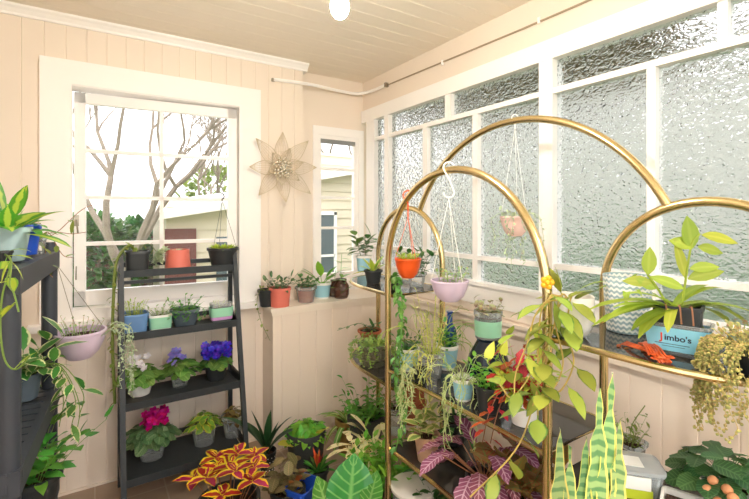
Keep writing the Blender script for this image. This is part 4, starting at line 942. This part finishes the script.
# folded orange plastic pot hanger lying over the rim
r = thing('orange_pot_hanger', (1.225, .565, ZS), 'folded orange plastic pot hanger lying over the edge of the right glass shelf', 'pot hanger')
mb = MB(); s = 1.12 / F
for k in range(6):
    o_ = (k % 3) * 2.4; b_ = 20 * (k // 3)
    pts = [rx * (-26 + o_ + b_) * s + Vector((.09, .05, .004 + .003 * (k % 3))), rx * (-16 + o_ + b_ * .8) * s + Vector((.045, .03, .010 + .002 * k)), rx * (-3 + o_ + b_ * .4) * s + Vector((-.0, .0, .012 + .002 * k)), rx * (6 + o_ * 1.2 + k) * s + Vector((-.045, -.02, .012)), rx * (14 + o_ * 1.6 + k * 1.2) * s + Vector((-.062, -.03, -.02))]
    mb.tube(catmull(pts, 4), .003, 6)
for k in range(3): mb.tube(catmull([rx * (-4 + 3 * k) * s + Vector((.03, .03, .02)), rx * (0 + 2 * k) * s + Vector((-.01, .01, .03)), rx * (2 + 3 * k) * s + Vector((-.055, -.02, .018))], 4), .003, 6)
for k in range(4): mb.lathe([(.008, -.002), (.011, 0), (.008, .002), (.005, 0), (.008, -.002)], rx * (6 + k * 5) * s + Vector((-.05, -.022, .008 + .003 * (k % 2))), 10)
mb.build('hanger_strap', P_('burnt_orange_plastic', '#d65f30', rough=.35), r)
l = Vector((1.395, .42, ZS))
r, z, q = potted('teal_cup_plant', l, .0026, 24, 24, P_('pale_teal_plastic', '#9fc9c4'), 'pale teal cup with pinkish succulent to the right of the sky-blue tub', rim=.03)
mb = MB(); bushy(mb, None, (0, 0, z), q, .04, 14, 5, .02, .012, 'round', 1); mb.build('foliage', leafmat('pink_succulent', '#b98a70', '#9fae70', 'tip', edge=.4), r)
l = Vector((1.285, .375, ZS))
r, z, q = potted('burro_tail', l, .0024, 28, 24, M_bp, 'pot of beaded yellow-green succulent spilling over the shelf rim at the right edge')
mb = MB(); hang(mb, (0, 0, z), 60, .2, .0012, .035, q * 2.2, (1.9, 5.2), bead=.0038, seg=6); bushy(mb, None, (0, 0, z), q, .06, 40, 6, .013, .008, 'round', 1.2); mb.build('trailing_foliage', leafmat('bead_leaf', '#a3a860', '#c9b070', 'tip'), r)
r = thing('cable_ties', (1.285, .445, ZS), 'small loops of black and white twist tie lying beside the sky-blue tub', 'tie')
for k, mt in enumerate((M_wpot, M_bp, M_wpot)): MB().tube([Vector((.028 * math.cos(a), .012 * math.sin(a) - .008 * k, .003 + .0035 * k)) for a in [j * .4 for j in range(15)]], .0018, 5).build('tie_loop', mt, r)
# fallen leaves on shelf
for k in range(7):
    mb = MB(); mb.leaf((0, 0, .001), (U(-1, 1), U(-1, 1), .1), .02, .012, 'oval', .2, .3); o = mb.build('fallen_leaf', leafmat('dry_leaf', '#c0703c'), loc=(U(1.22, 1.27), U(.57, .66), ZS)); tag(o, 'dry orange-brown leaf fallen on the right glass shelf near the orange hanger', 'leaf', 'fallen leaves on the glass shelf')

# ---- right lobe, lower shelf ----
l, s = onX(629, 1.31, .70)
r = thing('food_tub', l, 'clear rectangular food tub with a white and a lime label on the lower right shelf', 'tub', rz=math.atan2(-l.y, -l.x) + math.pi / 2 + .25)
MB().lathe([(.001, 0), (.066, 0), (.07, .004), (.078, .07), (.082, .07), (.082, .076), (.075, .076), (.066, .008), (.001, .006)], n=44, p=7, ay=.7).build('tub_body', M_clear, r)
MB().lathe([(.0835, .074), (.0835, .083), (.07, .086), (.0008, .086)], n=44, p=7, ay=.7).build('lid', clearmat('frosted_lid', '#e8eef0', .45), r)
MB().box((-.045, -.0585, .034), (.04, -.0535, .070)).build('white_label', M_lab, r, smooth=False); MB().box((-.05, -.0565, .006), (.045, -.0515, .032)).build('lime_label', M_limel, r, smooth=False)
MB().box((-.03, -.035, .0865), (.03, .02, .0875)).build('lid_label', M_lab, r, smooth=False)
l, s = onX(629, 1.44, .70)
r, z, q = potted('seedling_tub', l, s, 26, 24, M_clear, 'clear tub of fine grassy seedlings behind the food tub on the lower right shelf', p=5)
mb = MB(); bushy(mb, None, (0, 0, z), q, .09, 16, 5, .022, .008, 'lance', .7, sr=.0009); vine(mb, None, [(0, 0, z), (.02, 0, z + .06), (.06, -.02, z + .12)], .05, .03, .01, 'lance'); mb.build('foliage', G_olive, r)
l = Vector((1.45, .47, .70))
r, z, q = potted('begonia', l, .0025, 42, 26, M_clear, 'dark green round-leaved begonia with peach buds on the lower right shelf')
mb = MB(); dome(mb, (0, 0, z + .02), .11, .075, 46, .06, .052, low=0, droop=.2); mb.build('foliage', leafmat('round_dark_leaf', '#3f6a3a', '#5d8a50', 'veins'), r)
mb = MB()
for k in range(6): mb.ball((U(-.13, -.09), U(-.07, .06), z + U(.02, .06)), .013, 8, 6)
mb.build('bud', leafmat('peach_bud', '#e2a070'), r)
l = Vector((1.255, .42, .70))
r = thing('white_tray', l, 'white open tray of small succulents at the bottom right corner', 'tray', rz=R(80))
mb = MB().box((-.12, -.07, 0), (.12, .07, .004))
for a_, b_ in (((-.12, -.07, 0), (.12, -.066, .05)), ((-.12, .066, 0), (.12, .07, .05)), ((-.12, -.07, 0), (-.116, .07, .05)), ((.116, -.07, 0), (.12, .07, .05))): mb.box(a_, b_)
mb.box((-.125, -.075, .047), (.125, -.066, .051)).box((-.125, .066, .047), (.125, .075, .051)).box((-.125, -.075, .047), (-.116, .075, .051)).box((.116, -.075, .047), (.125, .075, .051))
mb.build('tray_body', M_wpot, r, smooth=False); mb = MB(); mb.box((-.112, -.062, .004), (.112, .062, .034)); mb.build('soil', M_soil, r, smooth=False)
mb = MB()
for k in range(6): rosette(mb, (-.09 + .036 * k, U(-.03, .03), .034), 14, .022, .012, (5, 70), 'oval', -.3, fold=.3)
mb.build('foliage', G_succ, r)
r.location = (1.31, .46, .7); r.rotation_euler.z = -R(70); r.scale = (.85, .85, .9)
# ======================= FLOOR PLANTS AND THE LOW SHELF =======================
# low centre shelf (.43)
l, s = onX(427, 1.22, .43)
r, z, q = potted('terracotta_pot_plant', l, s, 25, 26, M_tan, 'weathered terracotta pot of cream-blotched leaves on the lowest glass shelf', rim=.08)
mb = MB(); bushy(mb, None, (0, 0, z), q, .15, 5, 6, .07, .048, 'oval', .4, up0=.25); mb.build('foliage', leafmat('cream_lime_leaf', '#9bb560', '#e6e2a0', 'edge', edge=.5), r)
l, s = onX(412, 1.38, .43)
r = thing('terracotta_pots', l, 'orange terracotta pot turned over another behind the weathered pot on the lowest shelf', 'pot')
MB().lathe(prof_pot(.07, .052, .11, rim=.007)).build('lower_pot', M_terra, r); MB().lathe([(.05, .09), (.062, .09), (.066, .2), (.072, .2), (.072, .225), (.05, .225)]).lathe([(.001, .222), (.06, .222)]).build('upper_pot', M_terra, r)
l, s = onX(396, 1.25, .43)
r, z, q = potted('glass_jar_plant', l, s, 22, 26, clearmat('thick_clear_glass', '#c8d0cc', .3, .03), 'clear glass jar of drooping stems beside the front left leg on the lowest shelf', wb=20)
mb = MB(); bushy(mb, None, (0, 0, z), q, .12, 9, 5, .04, .014, 'lance', 1.0); mb.build('foliage', G_beg, r)
l, s = onX(484, 1.22, .43)
r, z, q = potted('rex_begonia', l, s, 34, 26, M_bp, 'purple and silver pointed-leaf begonia on the lowest glass shelf')
mb = MB(); st_ = MB()
for k in range(34):
    a = U(0, 6.28); e = U(.2, 1.1); L = U(.10, .15); d = Vector((math.cos(a) * math.cos(e), math.sin(a) * math.cos(e), math.sin(e))); ln = U(.06, .2)
    p = Vector((0, 0, z)) + d * ln; st_.tube([(0, 0, z), p], .0025, 5); mb.leaf(p, d + Vector((0, 0, -.5)) - Vector((SA, CA, 0)) * .4, L, L * .5, 'jag', .8, .15, wave=.05, seg=2)
st_.build('stem', M_stemr, r); mb.build('foliage', G_rex, r)
l, s = onX(522, 1.24, .43)
r, z, q = potted('bronze_begonia', l, s, 34, 26, M_bp, 'bronze-brown begonia with lobed leaves below the scarlet-leaved plant')
mb = MB(); bushy(mb, None, (0, 0, z), q, .2, 10, 4, .09, .08, 'heart', .9, .8, pet=.03, wave=.06); mb.build('foliage', leafmat('bronze_lobed', '#8a6236', '#6a7a40', 'veins'), r)
l, s = onX(455, 1.42, .43)
r, z, q = potted('dark_leaf_plant', l, s, 24, 24, M_bp, 'dark pot of long narrow green leaves at the back of the lowest glass shelf')
mb = MB(); rosette(mb, (0, 0, z), 18, .2, .02, (10, 60), 'strap', .9, fold=.25, seg=2); mb.build('foliage', G_dark, r)
# tall tub of dull grey-green by the leg
# snake plant
l = Vector((.985, .60, 0)); s = (l.x * SA + l.y * CA) / F
r, z, q = potted('snake_plant', l, s, 74, 110, M_char, 'tall snake plant with yellow-edged banded leaves in front of the brass stand')
mb = MB()
for dx, top, W, lean in ((-24, 428, .062, 0), (-14, 446, .062, 0), (2, 436, .062, 0), (16, 388, .068, 0), (28, 372, .055, 0), (36, 420, .062, 0)):
    base = rx * (dx * .9 - 14) * s + Vector((0, U(-.02, .02), z)); tip = rx * (dx + 0) * s + Vector((0, 0, CAMZ - (top - HZ) * s)); L = (tip - base).length
    mb.leaf(base, tip - base, L, W, 'blade', .03, .3, up=Vector((-SA, -CA, 0)), wave=.12, seg=4)
mb.build('foliage', G_sans, r)
# floor group at the left of the stand
def flo(px, py): return onZ(px, py, 0)
l, s = onZ(306, 467, 0)
r, z, q = potted('large_black_planter', l, s, 38, 38, M_char, 'large charcoal planter of mixed green leaves on the floor before the ledge wall', wb=32, rim=.03)
mb = MB(); bushy(mb, None, (0, 0, z), q, .05, 26, 5, .065, .035, 'oval', .7, .7); dome(mb, (0, 0, z), .11, .09, 46, .07, .036, 'oval', droop=.3, low=.12); mb.build('foliage', G_bright, r)
mb = MB(); mb.leaf(rx * .06 + Vector((0, -.05, z + .04)), rx * .3 + Vector((-.2, -.3, .6)), .1, .075, 'round', .6); mb.build('yellow_leaf', G_yel, r); mb = MB(); mb.leaf(rx * -.08 + Vector((-.03, -.08, z - .01)), rx * -.5 + Vector((0, -.2, .3)), .09, .08, 'round', .6); mb.build('yellow_leaf', G_yel, r)
l, s = onZ(335, 438, 0); l.y = min(l.y, 2.42)
r, z, q = potted('gold_planter', l, s, 22, 30, M_gold, 'dull gold planter of arching strap leaves against the ledge wall')
mb = MB(); rosette(mb, (0, 0, z), 22, .24, .032, (25, 75), 'strap', 2.0, fold=.2, seg=2); mb.build('foliage', leafmat('striped_strap', '#7da24c', '#cdd69a', 'mid'), r)
l, s = onZ(267, 474, 0)
r, z, q = potted('polka_dot_pot', l, s, 18, 24, waves('dummy_dots', '#1b1c1f', '#1b1c1f'), 'black pot with white polka dots holding dark strap leaves on the floor', rim=.03)
mb = MB()
for k in range(5):
    for j in range(14):
        a = 2 * math.pi * (j + .5 * (k % 2)) / 14; h = 24 * s * (.12 + .17 * k); rr = 18 * s / 2 * (.74 + .26 * h / (24 * s)) - .0005; mb.ball((math.cos(a) * rr, math.sin(a) * rr, h), .0035, 6, 4)
mb.build('dot_pattern', M_wpot, r)
mb = MB()
for dx, dz, L in ((-30, 46, .36), (-8, 46, .30), (4, 50, .27), (-20, 14, .26), (16, 40, .30), (24, 30, .24), (-16, 60, .26), (10, 26, .22)): mb.leaf((0, 0, z), rx * dx + Vector((U(-8, 8), U(-8, 8), dz)), L, .062, 'lance', 1.2 if abs(dx) > 15 else .3, .3, seg=2)
mb.build('foliage', leafmat('dark_strap_leaf', '#2d5230', rough=.3), r)
l = onZ(288, 518, 0)[0]; s = 2.15 / F
r, z, q = potted('brown_begonia', l, s, 32, 30, M_bp, 'black pot of dusty brown-green begonia beside the blue bin')
mb = MB(); bushy(mb, None, (0, 0, z), q, .15, 10, 5, .06, .045, 'round', .45, .8, pet=.012); mb.build('foliage', leafmat('dusty_brown_leaf', '#6f6a44', '#96805a', 'veins'), r)
mb = MB()
for k in range(4): MB_ = MB(); MB_.leaf((U(.0, .08), U(-.08, 0), z + U(.02, .14)), (U(-1, 1), U(-1, 1), .4), .05, .035, 'jag', .5); MB_.build('rust_leaf', leafmat('rust_leaf', '#b05a2c'), r)
l = onZ(303, 520, 0)[0]; s = 2.15 / F
r = thing('blue_bin', l, 'bright blue plastic bin on the floor between the begonia and the bromeliad', 'bin', rz=.5)
MB().lathe([(.001, 0), (.062, 0), (.075, .17), (.08, .17), (.08, .18), (.072, .18), (.06, .01), (.001, .008)], n=40, p=6, ay=.8).build('bin_body', M_cobalt, r)
l = onZ(229, 545, 0)[0]; s = 1.95 / F
r, z, q = potted('coleus', l, s, 56, 48, M_bp, 'coleus with crimson leaves edged in yellow at the bottom of the picture')
mb = MB(); st_ = MB()
for k in range(15):
    a = k * 2.4; qq = .012 + .045 * math.sqrt(k); hh = .2 - .015 * math.sqrt(k) + U(-.03, .02); p = Vector((math.cos(a) * qq, math.sin(a) * qq, z + hh)); st_.tube([(p.x * .4, p.y * .4, z), p], .002, 4)
    if math.hypot(p.x, p.y) > .165: continue
    for j in range(4): b_ = a + j * math.pi / 2; e = .35; mb.leaf(p, (math.cos(b_), math.sin(b_), e), U(.075, .10), .05, 'oval', .5, .2, wave=.03)
    for j in range(2): b_ = a + .8 + j * math.pi; mb.leaf(p + Vector((0, 0, .012)), (math.cos(b_), math.sin(b_), 1.1), .035, .022, 'jag', .3, .2)
st_.build('stem', M_stemr, r); mb.build('foliage', G_col, r)
l, s = onZ(318, 492, 0)
r, z, q = potted('bromeliad', l, s, 20, 24, M_bp, 'small bromeliad with a red central spike on the floor before the charcoal planter')
mb = MB(); rosette(mb, (0, 0, z), 22, .12, .024, (25, 75), 'strap', .7, fold=.4, seg=2); mb.build('foliage', leafmat('bromeliad_green', '#4f8234'), r)
mb = MB(); rosette(mb, (0, 0, z + .03), 8, .10, .018, (65, 88), 'lance', .2, fold=.3); mb.build('red_bract', leafmat('red_bract', '#c8502e'), r)
l, s = onZ(362, 488, 0)
r, z, q = potted('cream_croton', l, s, 26, 28, M_bp, 'cream and pink strap-leaved plant on the floor left of the brass stand')
mb = MB(); bushy(mb, None, (0, 0, z), q * .8, .17, 6, 7, .14, .042, 'spoon', .8, .9, up0=.6, sr=.004); mb.build('foliage', G_cream, r)
mb = MB(); bushy(mb, None, rx * .05 + Vector((0, -.05, z)), q * .5, .06, 5, 5, .06, .03, 'oval', .8); mb.build('yellow_foliage', leafmat('lemon_leaf', '#dfd83c', '#9fb83c', 'edge'), r)
l = onZ(352, 560, 0)[0]; s = 1.88 / F
r, z, q = potted('elephant_ear', l, s, 40, 40, M_bp, 'glossy large-leaved green plant at the bottom centre of the picture')
mb = MB(); st_ = MB()
for x_, y_, L, W, dx in ((-6, 496, .2, .15, .0), (12, 480, .19, .14, .35), (-30, 492, .16, .12, -.5), (4, 510, .16, .12, .7)):
    pass
for bx, by, tx, ty, L, W in ((-4, 520, 2, 461, 0, .22), (-18, 520, -36, 484, 0, .12), (14, 505, 26, 478, 0, .1)):
    b0 = rx * bx * s + Vector((0, 0, CAMZ - (by - HZ) * s)) + Vector((-.03, -.05, 0)); t0 = rx * tx * s + Vector((0, 0, CAMZ - (ty - HZ) * s)) + Vector((.03, .05, 0)); st_.tube([(0, 0, z), b0], .005, 6)
    mb.leaf(b0, t0 - b0, (t0 - b0).length, W, 'oval', .1, -.12, up=Vector((-SA, -CA, .5)), seg=3, wave=.02)
st_.build('leaf_stalk', M_stem, r); mb.build('foliage', leafmat('glossy_bright_leaf', '#3f9030', '#7dbb5c', 'veins', rough=.12), r)
l, s = onZ(372, 452, 0); 
r, z, q = potted('ferny_green_plant', Vector((1.36, 2.2, 0)), 2.6 / F, 34, 52, M_char, 'tall pot of bushy small green leaves beneath the rounded left shelf')
mb = MB(); bushy(mb, None, (0, 0, z), q, .22, 26, 9, .05, .022, 'oval', .8, .9); mb.build('foliage', G_mid, r)
l, s = onZ(398, 506, 0)
r, z, q = potted('small_leafy_plant', l, s, 26, 22, M_bp, 'low spreading plant of small green leaves at the foot of the brass stand')
mb = MB(); bushy(mb, None, (0, 0, z), q * 1.8, .24, 34, 8, .055, .026, 'oval', 1.0, .6); mb.build('foliage', G_bright, r)
l, s = onZ(412, 500, 0); l = onZ(420, 505, .0)[0]
r = thing('white_lidded_tub', onZ(414, 484, .256)[0] * 1 - Vector((0, 0, .256)), 'round tub with a white lid on the floor behind the low leafy plant', 'tub')
MB().lathe([(.001, 0), (.09, 0), (.1, .24), (.001, .24)]).build('tub_body', M_clear, r); MB().lathe([(.104, .235), (.108, .24), (.108, .252), (.1, .256), (.001, .256)], n=36).build('lid', M_wpot, r)
for k, (px, py, lab, lm, hh) in enumerate(((372, 500, 'low tuft of narrow green leaves just left of the leg of the brass stand', G_bright, .16), (446, 540, 'dark green bushy plant on the floor under the purple begonia', G_dark, .3), (520, 640, 'mixed olive foliage at the bottom edge left of the snake plant', G_olive, .34))):
    l, s = onZ(px, py, 0)
    r, z, q = potted('floor_plant', l, s, 30, 24, M_bp, lab); mb = MB(); bushy(mb, None, (0, 0, z), q, hh, 20, 7, .06, .024, 'oval', .8, .7); mb.build('foliage', lm, r)
# floor pots under the stand
l = Vector((.93, 1.0, 0)); s = (l.x * SA + l.y * CA) / F
r, z, q = potted('yellow_stem_plant', l, s, 54, 70, M_bp, 'pot of arching yellow-stemmed sprigs at the bottom edge before the brass stand')
mb = MB(); st_ = MB()
for dx, dy in ((-70, 36), (40, 60), (90, 130), (-30, 60), (60, 20)): vine(mb, st_, [Vector((0, 0, z)), rx * dx * s * .4 + Vector((0, 0, z + dy * s * .6)), rx * dx * s + Vector((0, 0, z + dy * s))], .06, .06, .03, 'oval', sr=.002)
rosette(mb, (0, 0, z), 12, .2, .03, (20, 70), 'strap', .6, seg=2); st_.build('stem', leafmat('yellow_vine', ''), r); mb.build('foliage', G_olive, r)
